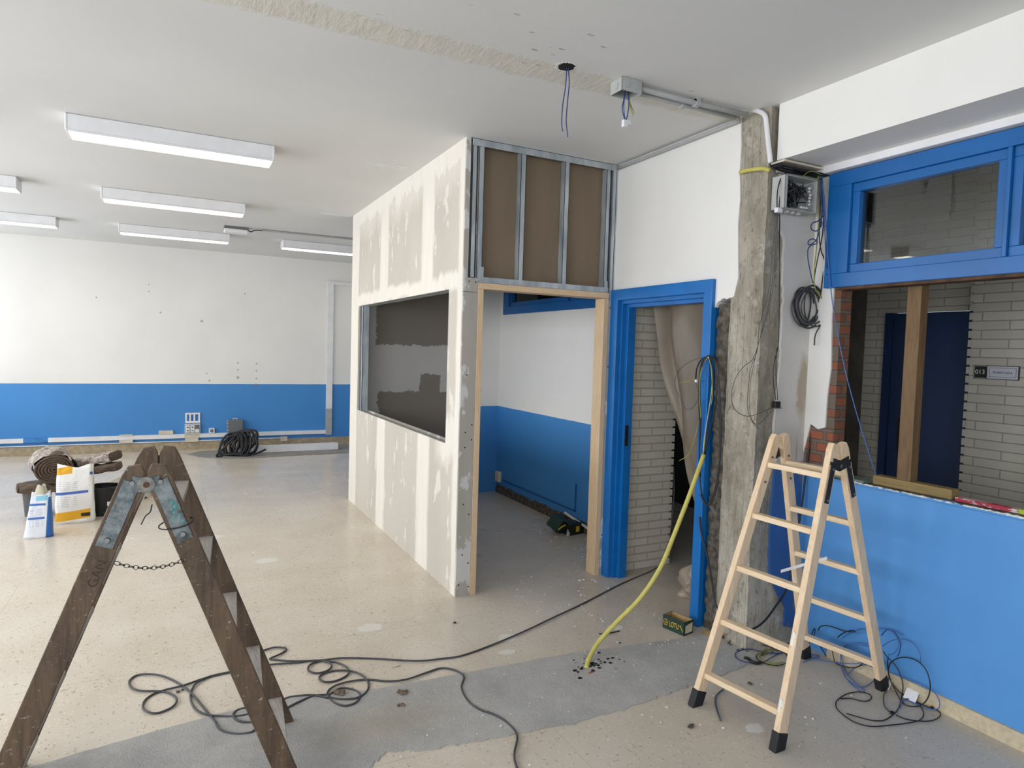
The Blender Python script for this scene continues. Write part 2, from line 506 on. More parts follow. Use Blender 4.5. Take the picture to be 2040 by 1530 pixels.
# ------------------------------------------------------------------ mesh helpers
class MB:
    def __init__(s):
        s.bm = bmesh.new()
    def quad(s, pts):
        return s.bm.faces.new([s.bm.verts.new(p) for p in pts])
    def box(s, a, b):
        x0, x1 = sorted((a[0], b[0])); y0, y1 = sorted((a[1], b[1])); z0, z1 = sorted((a[2], b[2]))
        return s.hexa([(x0, y0, z0), (x1, y0, z0), (x1, y1, z0), (x0, y1, z0)], [(x0, y0, z1), (x1, y0, z1), (x1, y1, z1), (x0, y1, z1)])
    def hexa(s, lo, hi):
        v = [s.bm.verts.new(p) for p in lo] + [s.bm.verts.new(p) for p in hi]
        for f in ((3, 2, 1, 0), (4, 5, 6, 7), (0, 1, 5, 4), (1, 2, 6, 5), (2, 3, 7, 6), (3, 0, 4, 7)):
            s.bm.faces.new([v[i] for i in f])
        return s
    def beam(s, p0, p1, u, v, wu, wv, wu1=None):
        """square bar from p0 to p1, cross axes u and v"""
        p0, p1, u, v = Vector(p0), Vector(p1), Vector(u).normalized(), Vector(v).normalized()
        w1 = wu if wu1 is None else wu1
        lo = [p0 + u * a * wu / 2 + v * b * wv / 2 for a, b in ((-1, -1), (1, -1), (1, 1), (-1, 1))]
        hi = [p1 + u * a * w1 / 2 + v * b * wv / 2 for a, b in ((-1, -1), (1, -1), (1, 1), (-1, 1))]
        return s.hexa(lo, hi)
    def prism(s, poly, off):
        """flat polygon extruded by the vector off"""
        a = [s.bm.verts.new(p) for p in poly]
        b = [s.bm.verts.new(Vector(p) + Vector(off)) for p in poly]
        n = len(poly)
        s.bm.faces.new(a)
        s.bm.faces.new(b[::-1])
        for i in range(n):
            s.bm.faces.new((a[i], b[i], b[(i + 1) % n], a[(i + 1) % n]))
        return s
    def ring(s, c, u, v, r, n):
        return [s.bm.verts.new(Vector(c) + Vector(u) * (math.cos(2 * math.pi * i / n) * r) + Vector(v) * (math.sin(2 * math.pi * i / n) * r)) for i in range(n)]
    def cyl(s, p0, p1, r0, r1=None, n=16, caps=True):
        p0, p1 = Vector(p0), Vector(p1)
        d = (p1 - p0).normalized()
        u = d.orthogonal().normalized()
        v = d.cross(u)
        a = s.ring(p0, u, v, r0, n)
        b = s.ring(p1, u, v, r0 if r1 is None else r1, n)
        for i in range(n):
            s.bm.faces.new((a[i], a[(i + 1) % n], b[(i + 1) % n], b[i]))
        if caps:
            s.bm.faces.new(a[::-1]); s.bm.faces.new(b)
        return s
    def tube(s, pts, r, n=8, sub=5, closed=False):
        P = [Vector(p) for p in pts]
        if sub > 1 and len(P) > 2:
            Q = []
            m = len(P)
            rng = range(m) if closed else range(m - 1)
            for i in rng:
                p1, p2 = P[i], P[(i + 1) % m]
                p0 = P[i - 1] if (i > 0 or closed) else p1 * 2 - p2
                p3 = P[(i + 2) % m] if (i + 2 < m or closed) else p2 * 2 - p1
                for k in range(sub):
                    t = k / sub
                    Q.append(.5 * ((2 * p1) + (p2 - p0) * t + (2 * p0 - 5 * p1 + 4 * p2 - p3) * t * t + (3 * p1 - p0 - 3 * p2 + p3) * t ** 3))
            if not closed:
                Q.append(P[-1])
            P = Q
        Q = [P[0]]
        for p in P[1:]:
            if (p - Q[-1]).length > 1e-5:
                Q.append(p)
        P = Q
        m = len(P)
        u = None
        rings = []
        for i in range(m):
            if closed:
                d = P[(i + 1) % m] - P[i - 1]
            else:
                d = P[min(i + 1, m - 1)] - P[max(i - 1, 0)]
            if d.length < 1e-7:
                d = Vector((0, 0, 1))
            d.normalize()
            if u is None:
                u = d.orthogonal().normalized()
            else:
                u = u - d * u.dot(d)
                u = u.normalized() if u.length > 1e-6 else d.orthogonal().normalized()
            rings.append(s.ring(P[i], u, d.cross(u), r, n))
        for i in range(m if closed else m - 1):
            a, b = rings[i], rings[(i + 1) % m]
            for k in range(n):
                s.bm.faces.new((a[k], a[(k + 1) % n], b[(k + 1) % n], b[k]))
        if not closed:
            s.bm.faces.new(rings[0][::-1]); s.bm.faces.new(rings[-1])
        return s
    def lathe(s, c, prof, n=28):
        """profile of (radius, height) spun about the vertical through c"""
        rings = []
        for (r, z) in prof:
            rings.append(s.ring(Vector(c) + Vector((0, 0, z)), (1, 0, 0), (0, 1, 0), max(r, 1e-4), n))
        for a, b in zip(rings, rings[1:]):
            for i in range(n):
                s.bm.faces.new((a[i], a[(i + 1) % n], b[(i + 1) % n], b[i]))
        return s
    def grid(s, fn, nu, nv, thick=None):
        V = [[s.bm.verts.new(fn(i / nu, j / nv)) for j in range(nv + 1)] for i in range(nu + 1)]
        for i in range(nu):
            for j in range(nv):
                s.bm.faces.new((V[i][j], V[i + 1][j], V[i + 1][j + 1], V[i][j + 1]))
        return s
    def lump(s, c, r, sq=(1, 1, 1), sub=1, jit=.3):
        res = bmesh.ops.create_icosphere(s.bm, subdivisions=sub, radius=1.0)
        for v in res['verts']:
            k = 1 + random.uniform(-jit, jit)
            v.co = Vector((v.co.x * sq[0] * k * r + c[0], v.co.y * sq[1] * k * r + c[1], v.co.z * sq[2] * k * r + c[2]))
        return s
    def build(s, name, mat, parent=None, origin=None, bevel=0, smooth=False, solid=0, subsurf=0):
        bmesh.ops.recalc_face_normals(s.bm, faces=s.bm.faces)
        me = bpy.data.meshes.new(name)
        s.bm.to_mesh(me)
        s.bm.free()
        o = bpy.data.objects.new(name, me)
        COL.objects.link(o)
        off = Vector((0, 0, 0))
        if origin == 'base':
            vs = [v.co for v in me.vertices]
            off = Vector(((min(v.x for v in vs) + max(v.x for v in vs)) / 2, (min(v.y for v in vs) + max(v.y for v in vs)) / 2, min(v.z for v in vs)))
        elif origin is not None:
            off = Vector(origin)
        if parent is not None:
            o.parent = parent
            w = parent
            tot = Vector((0, 0, 0))
            while w is not None:
                tot += w.location
                w = w.parent
            me.transform(Matrix.Translation(-tot))
        elif off.length:
            me.transform(Matrix.Translation(-off))
            o.location = off
        for m in (mat if isinstance(mat, (list, tuple)) else [mat]):
            me.materials.append(m)
        if smooth:
            for p in me.polygons:
                p.use_smooth = True
        if solid:
            md = o.modifiers.new('solid', 'SOLIDIFY'); md.thickness = solid
        if subsurf:
            md = o.modifiers.new('sub', 'SUBSURF'); md.levels = subsurf; md.render_levels = subsurf
        if bevel:
            md = o.modifiers.new('bevel', 'BEVEL'); md.width = bevel; md.segments = 2; md.limit_method = 'ANGLE'; md.angle_limit = math.radians(40)
        return o
def tag(o, label, cat, group=None, kind=None):
    o['label'] = label
    o['category'] = cat
    if group:
        o['group'] = group
    if kind:
        o['kind'] = kind
    return o
def thing(name, label, cat, loc, group=None):
    o = bpy.data.objects.new(name, None)
    COL.objects.link(o)
    o.location = loc
    o.empty_display_size = .1
    return tag(o, label, cat, group)
def struct(o, label=None, cat=None):
    o['kind'] = 'structure'
    if label:
        o['label'] = label
    if cat:
        o['category'] = cat
    return o
def box_obj(name, a, b, mat, parent=None, bevel=0, origin=None):
    return MB().box(a, b).build(name, mat, parent, origin, bevel)
def text_obj(name, body, size, mat, parent, origin, ux, uy, depth=.0008, sx=1.0, align='CENTER'):
    cu = bpy.data.curves.new(name, 'FONT')
    cu.body = body
    cu.size = size
    cu.extrude = depth
    cu.align_x = align
    cu.align_y = 'CENTER'
    tmp = bpy.data.objects.new(name, cu)
    COL.objects.link(tmp)
    bpy.context.view_layer.update()
    me = bpy.data.meshes.new_from_object(tmp.evaluated_get(bpy.context.evaluated_depsgraph_get()))
    bpy.data.objects.remove(tmp)
    o = bpy.data.objects.new(name, me)
    COL.objects.link(o)
    ux, uy = Vector(ux).normalized() , Vector(uy).normalized()
    uz = ux.cross(uy)
    M = Matrix(((ux.x * sx, uy.x, uz.x, origin[0]), (ux.y * sx, uy.y, uz.y, origin[1]), (ux.z * sx, uy.z, uz.z, origin[2]), (0, 0, 0, 1)))
    me.transform(M)
    o.parent = parent
    tot = Vector((0, 0, 0)); w = parent
    while w is not None:
        tot += w.location
        w = w.parent
    me.transform(Matrix.Translation(-tot))
    me.materials.clear()
    me.materials.append(mat)
    return o
# ================================================================== THE SETTING
floor = struct(MB().box((X_LEFT - .2, -4.1, -.1), (5.1, 11.1, 0)).build('floor', m_floor))
top = [(-3.5, 3.02), (-1.2, 3.0), (-.49, 2.985), (-.23, 3.03), (.14, 3.085), (.5, 3.11), (.84, 3.02), (1.2, 3.0), (1.49, 2.985), (1.94, 2.96), (2.2, 2.92), (2.57, 2.875), (2.86, 2.84)]
bot = [(2.86, 2.47), (2.70, 2.46), (2.53, 2.44), (2.35, 2.435), (2.2, 2.41), (2.04, 2.40), (1.8, 2.385), (1.55, 2.38), (1.3, 2.42), (1.11, 2.445), (.9, 2.47), (.77, 2.525), (.68, 2.45), (.3, 2.44), (-3.5, 2.46)]
def jag(p, n=5, a=.012):
    out = []
    for (a0, b0) in zip(p, p[1:]):
        for k in range(n):
            t = k / n
            out.append((a0[0] + (b0[0] - a0[0]) * t, a0[1] + (b0[1] - a0[1]) * t + (random.uniform(-a, a) if k else 0)))
    out.append(p[-1])
    return out
poly = jag(top, 6, .004) + jag(bot, 9, .010)
MB().prism([(x, y, .0005) for x, y in poly], (0, 0, .0035)).build('screed_strip', m_screed, floor)
ceiling = struct(MB().box((X_LEFT - .2, -4.1, HC), (5.1, 11.1, HC + .1)).build('ceiling', m_ceil))
mb = MB()
hc = at(1127, 133, 2, HC)
pts = []
for i in range(18):
    a = i / 18 * 2 * math.pi
    r = .041 * random.uniform(.85, 1.15)
    pts.append((hc.x + math.cos(a) * r, hc.y + math.sin(a) * r, HC - .0015))
mb.prism(pts, (0, 0, .001))
mb.build('cable_hole', m_dark, ceiling)
mb = MB()
for i in range(18):
    a = i / 18 * 2 * math.pi
    mb.lump((hc.x + math.cos(a) * .047, hc.y + math.sin(a) * .047, HC), random.uniform(.004, .008), (1, 1, .4))
mb.build('hole_rim', m_putty, ceiling)
mb = MB()
for (a, b) in [((1.27, 4.945), (1.57, 4.875)), ((1.34, 7.07), (1.65, 7.06))]:
    mb.box((a[0], a[1] - .006, HC - .004), (b[0], a[1], HC)); mb.box((a[0], a[1] - .05, HC - .003), (b[0], a[1] - .044, HC))
mb.build('plaster_scar', m_putty, ceiling)
# ---- main room walls
struct(MB().box((X_LEFT, 11.0, 0), (3.5, 11.1, HC)).build('wall_back', m_wall_back))
mb = MB()
mb.box((X_LEFT, -4.1, 0), (5.1, -4.0, .92)); mb.box((X_LEFT, -4.1, 2.78), (5.1, -4.0, HC))
for (a, b) in ((X_LEFT, -3.0), (-1.4, -1.0), (.6, 5.1)):
    mb.box((a, -4.1, .92), (b, -4.0, 2.78))
struct(mb.build('wall_front', m_wall))
for k, (x0, x1) in enumerate(ADDED_FRONT_BAYS):
    f = MB()
    for (a, b, c, d) in [(x0, x1, .92, .98), (x0, x1, 2.72, 2.78), (x0, x0 + .05, .98, 2.72), (x1 - .05, x1, .98, 2.72)]:
        f.box((a, -4.08, c), (b, -4.03, d))
    struct(f.build('window_%d' % (k + 9), m_pvc))  # frame of an added, unseen front window
mb = MB()
mb.box((X_LEFT - .2, -4, 0), (X_LEFT, 11.0, .92)); mb.box((X_LEFT - .2, -4, 2.78), (X_LEFT, 11.0, HC))
ys = [-4] + [v for b in BAYS for v in b] + [11.0]
for i in range(0, len(ys), 2):
    mb.box((X_LEFT - .2, ys[i], .92), (X_LEFT, ys[i + 1], 2.78))
struct(mb.build('wall_left', m_wall))
for k, (y0, y1) in enumerate(BAYS):
    f = MB()
    for (a, b, c, d) in [(y0, y1, .92, .98), (y0, y1, 2.72, 2.78), (y0, y0 + .05, .98, 2.72), (y1 - .05, y1, .98, 2.72), ((y0 + y1) / 2 - .03, (y0 + y1) / 2 + .03, .98, 2.72)]:
        f.box((X_LEFT - .12, a, c), (X_LEFT - .06, b, d))
    w = struct(f.build('window_%d' % (k + 3), m_pvc))
# ---- booth: side partition with its window opening
mb = MB()
X0, X1 = 1.657, 1.763
def holed(mb, xa, xb):
    mb.box((xa, 3.98, 0), (xb, 7.0, .995)); mb.box((xa, 3.98, 2.052), (xb, 7.0, HC)); mb.box((xa, 3.98, .995), (xb, 4.21, 2.052)); mb.box((xa, 6.69, .995), (xb, 7.0, 2.052))
holed(mb, X0, X0 + .014)
wbs = struct(mb.build('wall_partition_side', m_board))
mb = MB()
holed(mb, X1 - .014, X1)
mb.build('inner_board', m_greyb, wbs)
mb = MB()
for z in (.972, 2.052):
    mb.box((X0 + .022, 4.2, z), (X1 - .022, 6.7, z + .006))
for y in (4.19, 6.60):
    mb.box((X0 + .022, y, .97), (X1 - .022, y + .008, 2.06)); mb.box((X0 + .022, y, .97), (X0 + .026, y + .045, 2.06))
mb.box((X0 + .022, 6.69, .97), (X1 - .022, 6.698, 2.06))
mb.build('opening_track', m_metal, wbs)
# ---- booth: front header of boards behind the studs, strips beside the doorway
wbf = struct(MB().box((1.70, 4.035, 2.09), (2.86, 4.05, HC)).build('wall_partition_front', m_brown))
MB().box((2.405, 4.033, 2.40), (2.415, 4.0345, 2.93)).build('dark_drip', plain('dark_stain', (92, 76, 58), .8, var=.1), wbf)
MB().box((X0 + .002, 3.966, 0), (1.762, 3.98, 2.02)).build('board_strip', m_greyb, wbf)
MB().box((1.69, 3.966, 2.023), (1.762, 3.98, 2.115)).build('board_strip', m_greyb, wbf)
MB().box((X0 + .001, 3.966, 2.023), (1.69, 3.979, HC)).build('board_edge', m_greyb, wbf)
mb = MB()
mb.box((2.806, 3.966, 0), (2.872, 3.98, 2.03))
mb.build('board_strip', m_greyb, wbf)
for (x, z) in [(1.70, 2.09), (1.745, 2.088), (1.70, 1.48), (1.745, 1.15), (1.70, 1.10), (1.745, 1.05), (1.70, 1.0), (1.70, .62), (1.74, .55), (1.70, .28), (1.745, .22), (1.68, .08), (1.75, .06), (2.82, 1.98), (2.86, 1.975), (2.82, 1.55), (2.855, 1.54), (2.85, 1.1), (2.85, .7), (2.82, .3)]:
    MB().cyl((x, 3.967, z), (x, 3.9645, z), .005, n=8).build('screw_head', m_dark, wbf)
# ---- booth: back wall and the column in its corner, right-hand walls
mb = MB().box((X1, 6.86, 0), (2.95, 7.0, HC))
struct(mb.build('wall_partition_back', m_inner))
struct(MB().box((2.93, 6.84, 0), (3.34, 7.0, HC)).build('wall_column', m_wall))
mb = MB()
mb.box((3.34, 4.06, 0), (3.47, 11.0, 2.05)); mb.box((3.34, 4.06, 2.62), (3.47, 11, HC)); mb.box((3.34, 6.76, 2.05), (3.47, 11, 2.62)); mb.box((3.34, 4.06, 2.05), (3.47, 4.12, 2.62))
struct(mb.build('wall_right_far', m_wall))
# rubble line where the skirting was torn off
mb = MB()
y = 4.1
while y < 6.8:
    l = random.uniform(.05, .16)
    mb.hexa([(3.34, y, 0), (3.34, y + l - .01, 0), (3.325, y + l - .01, 0), (3.325, y, 0)], [(3.34, y, random.uniform(.07, .105)), (3.34, y + l - .01, random.uniform(.07, .105)), (3.322 + random.uniform(-.005, .01), y + l - .01, .08), (3.322, y, .085)])
    y += l
struct(mb.build('baseboard_booth', m_rubble))
# small clerestory window in the booth
def blue_window(name, xf, y0, y1, z0, z1, panes, mat, rail=.085, tn=.05):
    """blue timber frame proud of the wall face xf; panes = list of (ya, yb) glass openings"""
    mb = MB()
    d = .10
    mb.box((xf, y0, z1 - rail), (xf + d, y1, z1)); mb.box((xf, y0, z0), (xf + d, y1, z0 + rail))
    ed = [y0] + [v for p in sorted(panes) for v in p] + [y1]
    for i in range(0, len(ed), 2):
        mb.box((xf, ed[i] + (.04 if i else 0), z0 + rail), (xf + d, ed[i + 1] - (.04 if i + 2 < len(ed) else 0), z1 - rail))
    fr = struct(mb.build(name, mat, bevel=.003))
    for (a, b) in panes:
        m = MB()
        a0, b0, c0, d0 = a - .04, b + .04, z0 + rail, z1 - rail
        m.box((xf + .018, a0, c0), (xf + .07, b0, c0 + .045)); m.box((xf + .018, a0, d0 - .045), (xf + .07, b0, d0))
        m.box((xf + .018, a0, c0 + .045), (xf + .07, a0 + .04, d0 - .045)); m.box((xf + .018, b0 - .04, c0 + .045), (xf + .07, b0, d0 - .045))
        sa = m.build('sash', mat, fr, bevel=.003)
        MB().box((xf + .048, a0 + .03, c0 + .03), (xf + .052, b0 - .03, d0 - .03)).build('pane', m_glass, sa)
    return fr
blue_window('window_2', 3.325, 4.12, 6.76, 2.052, 2.62, [(4.25, 5.32), (5.45, 6.58)], m_frame2)
# ---- door wall, its ragged plaster edge, door frame
edge = [(2.812, HC), (2.80, 2.85), (2.803, 2.7), (2.795, 2.62), (2.790, 2.54), (2.797, 2.4), (2.787, 2.25), (2.776, 2.10), (2.790, 2.05), (2.803, 1.995), (2.85, 1.985), (2.88, 1.99), (2.92, 1.975), (2.945, 1.94)]
poly = [(2.853, y, z) for y, z in jag(edge, 3, .004)] + [(2.853, 2.95, 1.94), (2.853, 2.95, 2.105), (2.853, 3.97, 2.105), (2.853, 3.97, 0), (2.853, 3.98, 0), (2.853, 3.98, HC)]
mb = MB().prism(poly, (.10, 0, 0))
struct(mb.build('wall_right', m_white))
def jitterbox(a, b, n, amp, mat, name, parent=None):
    mb = MB()
    d = [b[i] - a[i] for i in range(3)]
    nx, ny, nz = [max(1, int(v / n)) for v in d]
    key = {}
    def P(i, j, k):
        q = (i, j, k)
        if q not in key:
            key[q] = mb.bm.verts.new((a[0] + d[0] * i / nx + random.uniform(-amp, amp) * (0 < i < nx or 1), a[1] + d[1] * j / ny + random.uniform(-amp, amp), a[2] + d[2] * k / nz + (random.uniform(-amp, amp) if 0 < k < nz else 0)))
        return key[q]
    for i in range(nx):
        for j in range(ny):
            for k in (0, nz):
                mb.bm.faces.new((P(i, j, k), P(i + 1, j, k), P(i + 1, j + 1, k), P(i, j + 1, k)))
    for i in range(nx):
        for k in range(nz):
            for j in (0, ny):
                mb.bm.faces.new((P(i, j, k), P(i + 1, j, k), P(i + 1, j, k + 1), P(i, j, k + 1)))
    for j in range(ny):
        for k in range(nz):
            for i in (0, nx):
                mb.bm.faces.new((P(i, j, k), P(i, j + 1, k), P(i, j + 1, k + 1), P(i, j, k + 1)))
    return mb.build(name, mat, parent, smooth=False)
pil = struct(jitterbox((2.862, 2.603, 0), (3.42, 2.835, HC), .055, .0022, m_conc, 'wall_pillar'))
jitterbox((2.876, 2.835, 0), (2.95, 2.944, 1.96), .022, .007, m_rubble, 'rubble_edge', pil)
# plaster still standing on the pillar's flank
ed = [(2.93, 2.705), (2.955, 2.62), (2.948, 2.50), (2.955, 2.36), (2.998, 2.30), (3.0, 2.1), (3.013, 1.97), (3.008, 1.8), (3.013, 1.69), (3.0, 1.4), (2.986, 1.235), (3.03, 1.12), (3.005, 1.0), (3.0, .66), (3.016, .4), (3.08, .3), (3.16, .2), (3.14, .065)]
ja = []
for (p, q) in zip(ed, ed[1:]):
    for k in range(4):
        t = k / 4
        ja.append((p[0] + (q[0] - p[0]) * t + random.uniform(-.006, .006), p[1] + (q[1] - p[1]) * t))
poly = [(x, 2.588, z) for x, z in ja] + [(3.245, 2.588, .065), (3.245, 2.588, 2.705)]
def stained():
    M = Mat('stained_wall_paint', .6)
    x, y, z = M.sep()
    n = M.noise(3, 4)
    w = M.mix(M.step(n, .3, .7), srgb(212, 209, 204), srgb(196, 192, 186))
    st = M.m_('SQRT', M.m_('ADD', M.m_('POWER', M.m_('DIVIDE', M.m_('SUBTRACT', x, 3.20), .05), 2.0), M.m_('POWER', M.m_('DIVIDE', M.m_('SUBTRACT', z, 1.48), .22), 2.0)))
    st = M.step(M.m_('ADD', st, M.mul(M.m_('SUBTRACT', M.noise(14, 5, rough=.7), .5), 1.2)), 1.1, .6)
    w = M.mix(M.mul(st, .7), w, srgb(150, 130, 98))
    drip = M.mul(M.step(M.noise(30, 3, M.scale((1, 1, .05))), .58, .64), M.mul(M.step(z, 1.75, 1.4), M.step(x, 3.08, 3.14)))
    w = M.mix(M.mul(drip, .5), w, srgb(158, 146, 128))
    b = srgb(56, 100, 160)
    br = M.mul(M.step(M.noise(8, 4, M.scale((1, 1, .4))), .52, .62), M.step(x, 3.13, 3.19))
    b = M.mix(M.mul(br, .8), b, srgb(140, 120, 100))
    M.color(M.mix(M.step(z, 1.055, 1.06), b, w))
    M.bump(M.noise(50, 3), .1, .004)
    return M.m
m_stain = stained()
MB().prism(poly, (0, .02, 0)).build('plaster_skin', m_stain, pil)
# ---- window wall on the right: low wall, pier of bricks, lintel beam
mb = MB()
mb.box((3.24, -4, 0), (3.38, 2.60, .985))
n = 60
V = []
zt = []
for i in range(n + 1):
    zt.append(.996 + random.uniform(-.006, .006))
for i in range(n):
    ya, yb = -4 + 6.42 * i / n, -4 + 6.42 * (i + 1) / n
    mb.hexa([(3.24, ya, .984), (3.38, ya, .984), (3.38, yb, .984), (3.24, yb, .984)], [(3.24, ya, zt[i]), (3.38, ya, .992), (3.38, yb, .992), (3.24, yb, zt[i + 1])])
m_low = wall_mat('low_wall_paint', split=1.3, blue=srgb(84, 150, 214))
wr = struct(mb.build('wall_right_low', m_low))
mb = MB()
for i in range(130):
    y = random.uniform(.9, 2.3)
    mb.lump((3.243 + random.uniform(-.004, .006), y, .996), random.uniform(.003, .010), (1, 2.2, .6))
mb.build('chipped_edge', m_putty, wr)
MB().box((3.252, -4, .992), (3.378, 2.42, .9975)).build('sill_bed', m_rubble, wr)
pr = struct(MB().box((3.246, 2.405, .99), (3.335, 2.60, 2.045)).build('wall_pier', m_brick_red))
MB().box((3.2435, 2.41, .99), (3.2465, 2.588, 1.27)).build('exposed_brick', m_brick_redy, pr)
MB().prism([(3.236, 2.455, 1.27), (3.236, 2.50, 1.255), (3.236, 2.55, 1.28), (3.236, 2.59, 1.10), (3.236, 2.61, 1.1), (3.236, 2.61, 2.045), (3.236, 2.445, 2.045), (3.236, 2.45, 1.9), (3.236, 2.438, 1.6), (3.236, 2.452, 1.45)], (.012, 0, 0)).build('plaster_strip', m_white, pr)
MB().box((3.236, 2.494, 2.045), (3.38, 2.60, 2.72)).build('plaster_strip', m_white, pr)
struct(MB().box((2.88, -4, 2.712), (3.45, 2.565, HC)).build('wall_beam', m_white))
struct(MB().box((3.226, -4, 0), (3.24, 2.36, .076)).build('baseboard_right', plain('terrazzo_skirting', (206, 192, 162), .55, var=.1, nsc=40)))
struct(MB().box((X_LEFT, 10.985, 0), (3.34, 11.0, .125)).build('baseboard_back', plain('terrazzo_skirting_back', (176, 160, 132), .55, var=.12, nsc=20)))
panes = [(1.65 - .76 * k, 2.312 - .76 * k) for k in range(0, 7)]
blue_window('window_1', 3.205, -3.2, 2.49, 2.045, 2.668, [(a, b) for a, b in panes], m_frame2, rail=.075)
MB().box((3.212, -3.2, 2.030), (3.30, 2.40, 2.0465)).build('packing_strip', plain('brown_packing', (92, 66, 46), .85, var=.3, nsc=12, bump=.5), bpy.data.objects['window_1'])
struct(MB().box((3.17, -4, 2.672), (3.24, 2.56, 2.712)).build('trim_1', m_pvc, bevel=.003))
# ---- corridor beyond
mb = MB()
mb.box((4.76, -4, 0), (4.88, 2.535, HC))
z = .01
while z < HC - .06:
    mb.box((4.76, 2.534, z), (4.80, 2.556, z + .046))
    z += .0605
struct(mb.build('wall_corridor_near', m_brick_y))
mb = MB()
mb.box((4.90, 2.3, 2.02), (5.0, 3.5, HC)); mb.box((4.90, 3.22, 0), (5.0, 3.5, 2.02))
struct(mb.build('wall_corridor_far', m_brick_y))
struct(MB().box((4.25, 3.40, 0), (4.90, 3.5, HC)).build('wall_corridor_cross', m_darkplaster))
struct(MB().box((5.0, 3.5, 0), (5.1, 11, HC)).build('wall_corridor_side', m_verydark))
mb = MB()
mb.box((2.955, 3.958, 0), (3.449, 4.06, HC))
z = .005
while z < HC - .06:
    mb.box((3.448, 3.958, z), (3.474, 4.0, z + .047))
    z += .0605
struct(mb.build('wall_brick_end', m_brick_x))
d = struct(MB().box((4.89, 2.45, 0), (4.925, 3.16, 2.015)).build('door_2', m_doorblue))
mb = MB(); mb.box((4.87, 3.16, 0), (4.93, 3.22, 2.02)); mb.build('jamb', m_doorblue, d)
mb = MB(); mb.box((4.882, 3.035, .98), (4.89, 3.085, 1.22)); mb.cyl((4.86, 3.06, 1.12), (4.885, 3.06, 1.12), .008); mb.cyl((4.862, 3.06, 1.12), (4.862, 2.95, 1.12), .009)
mb.build('handle', m_black, d, bevel=.003)
# ---- blue door frame in the door wall
mb = MB()
def ubox(mb, xa, xb, yo0, yo1, zo, wl, wr_, wt):
    mb.box((xa, yo0, 0), (xb, yo0 + wr_, zo)); mb.box((xa, yo1 - wl, 0), (xb, yo1, zo)); mb.box((xa, yo0 + wr_, zo - wt), (xb, yo1 - wl, zo))
ubox(mb, 2.826, 2.865, 2.948, 3.972, 2.108, .088, .070, .078)
fr = struct(mb.build('door_1', m_frame, bevel=.003))
mb = MB(); ubox(mb, 2.862, 2.90, 2.955, 3.968, 2.09, .098, .09, .085); mb.build('rebate', m_frame, fr, bevel=.002)
mb = MB(); ubox(mb, 2.898, 2.965, 2.955, 3.968, 2.09, .125, .095, .11); mb.build('liner', m_frame, fr, bevel=.002)
MB().box((2.905, 3.835, .98), (2.93, 3.844, 1.13)).build('strike_plate', m_black, fr)

# ================================================================== THINGS ON THE WALLS AND CEILING
# ceiling lights
def make_light(x, y, label):
    t = thing('ceiling_light', label, 'lamp', (x, y, HC), 'long fluorescent ceiling lights')
    w, l = .115, .605
    mb = MB(); mb.box((x - l + .012, y - w + .004, HC - .098), (x + l - .012, y + w - .004, HC - .001))
    mb.build('body', m_pvc, t, bevel=.006)
    for s in (-1, 1):
        MB().box((x + s * l, y - w, HC - .105), (x + s * (l - .016), y + w, HC - .001)).build('end_cap', m_pvc, t, bevel=.008)
    mb = MB()
    for s in (-1, 1):
        mb.box((x - l + .014, y + s * w, HC - .106), (x + l - .014, y + s * (w - .014), HC - .098))
    mb.build('rim', m_pvc, t)
    MB().box((x - l + .018, y - w + .016, HC - .102), (x + l - .018, y + w - .016, HC - .096)).build('diffuser', m_lamp, t)
    return t
proto = make_light(0.0, 4.975, 'lit ceiling light nearest the camera, the longest-looking white strip')
def copy_tree(o, parent=None):
    c = o.copy(); COL.objects.link(c)
    if parent is not None:
        c.parent = parent
    for ch in [k for k in bpy.data.objects if k.parent == o]:
        copy_tree(ch, c)
    return c
for (x, y, lab) in [(-1.82, 4.975, 'lit ceiling light out of view on the left, mirrored in the blue window'), (0, 7.13, 'lit ceiling light in the middle of the row of three, behind the nearest one'),
                    (0, 9.21, 'lit ceiling light farthest back beside the small emergency lamp'),
                    (-1.82, 7.13, 'lit ceiling light cut by the left picture edge, the nearer of two'),
                    (-1.82, 9.21, 'lit ceiling light at the left picture edge close to the far wall'),
                    (1.85, 9.21, 'lit ceiling light running behind the plasterboard booth')]:
    c = copy_tree(proto)
    c.location = (x, y, HC)
    c['label'] = lab
# emergency lamp
t = thing('emergency_lamp', 'small unlit white emergency lamp on the ceiling beside the farthest light', 'lamp', (.62, 8.52, HC))
MB().box((.50, 8.46, HC - .035), (.77, 8.58, HC)).build('base', m_greyd, t, bevel=.006)
MB().box((.50, 8.45, HC - .075), (.76, 8.57, HC - .03)).build('cover', m_pvc, t, bevel=.012)
MB().tube([(.77, 8.50, HC - .03), (.80, 8.50, HC - .04), (.84, 8.48, HC - .02), (.95, 8.47, HC - .012)], .006).build('lead', m_black, t)
tag(MB().tube([(.92, 8.465, HC - .012), (2.0, 8.44, HC - .012), (3.3, 8.40, HC - .012)], .012, sub=1).build('conduit', m_conduit, origin=(2, 8.44, HC)), 'thin grey conduit on the ceiling from the emergency lamp towards the booth', 'conduit')
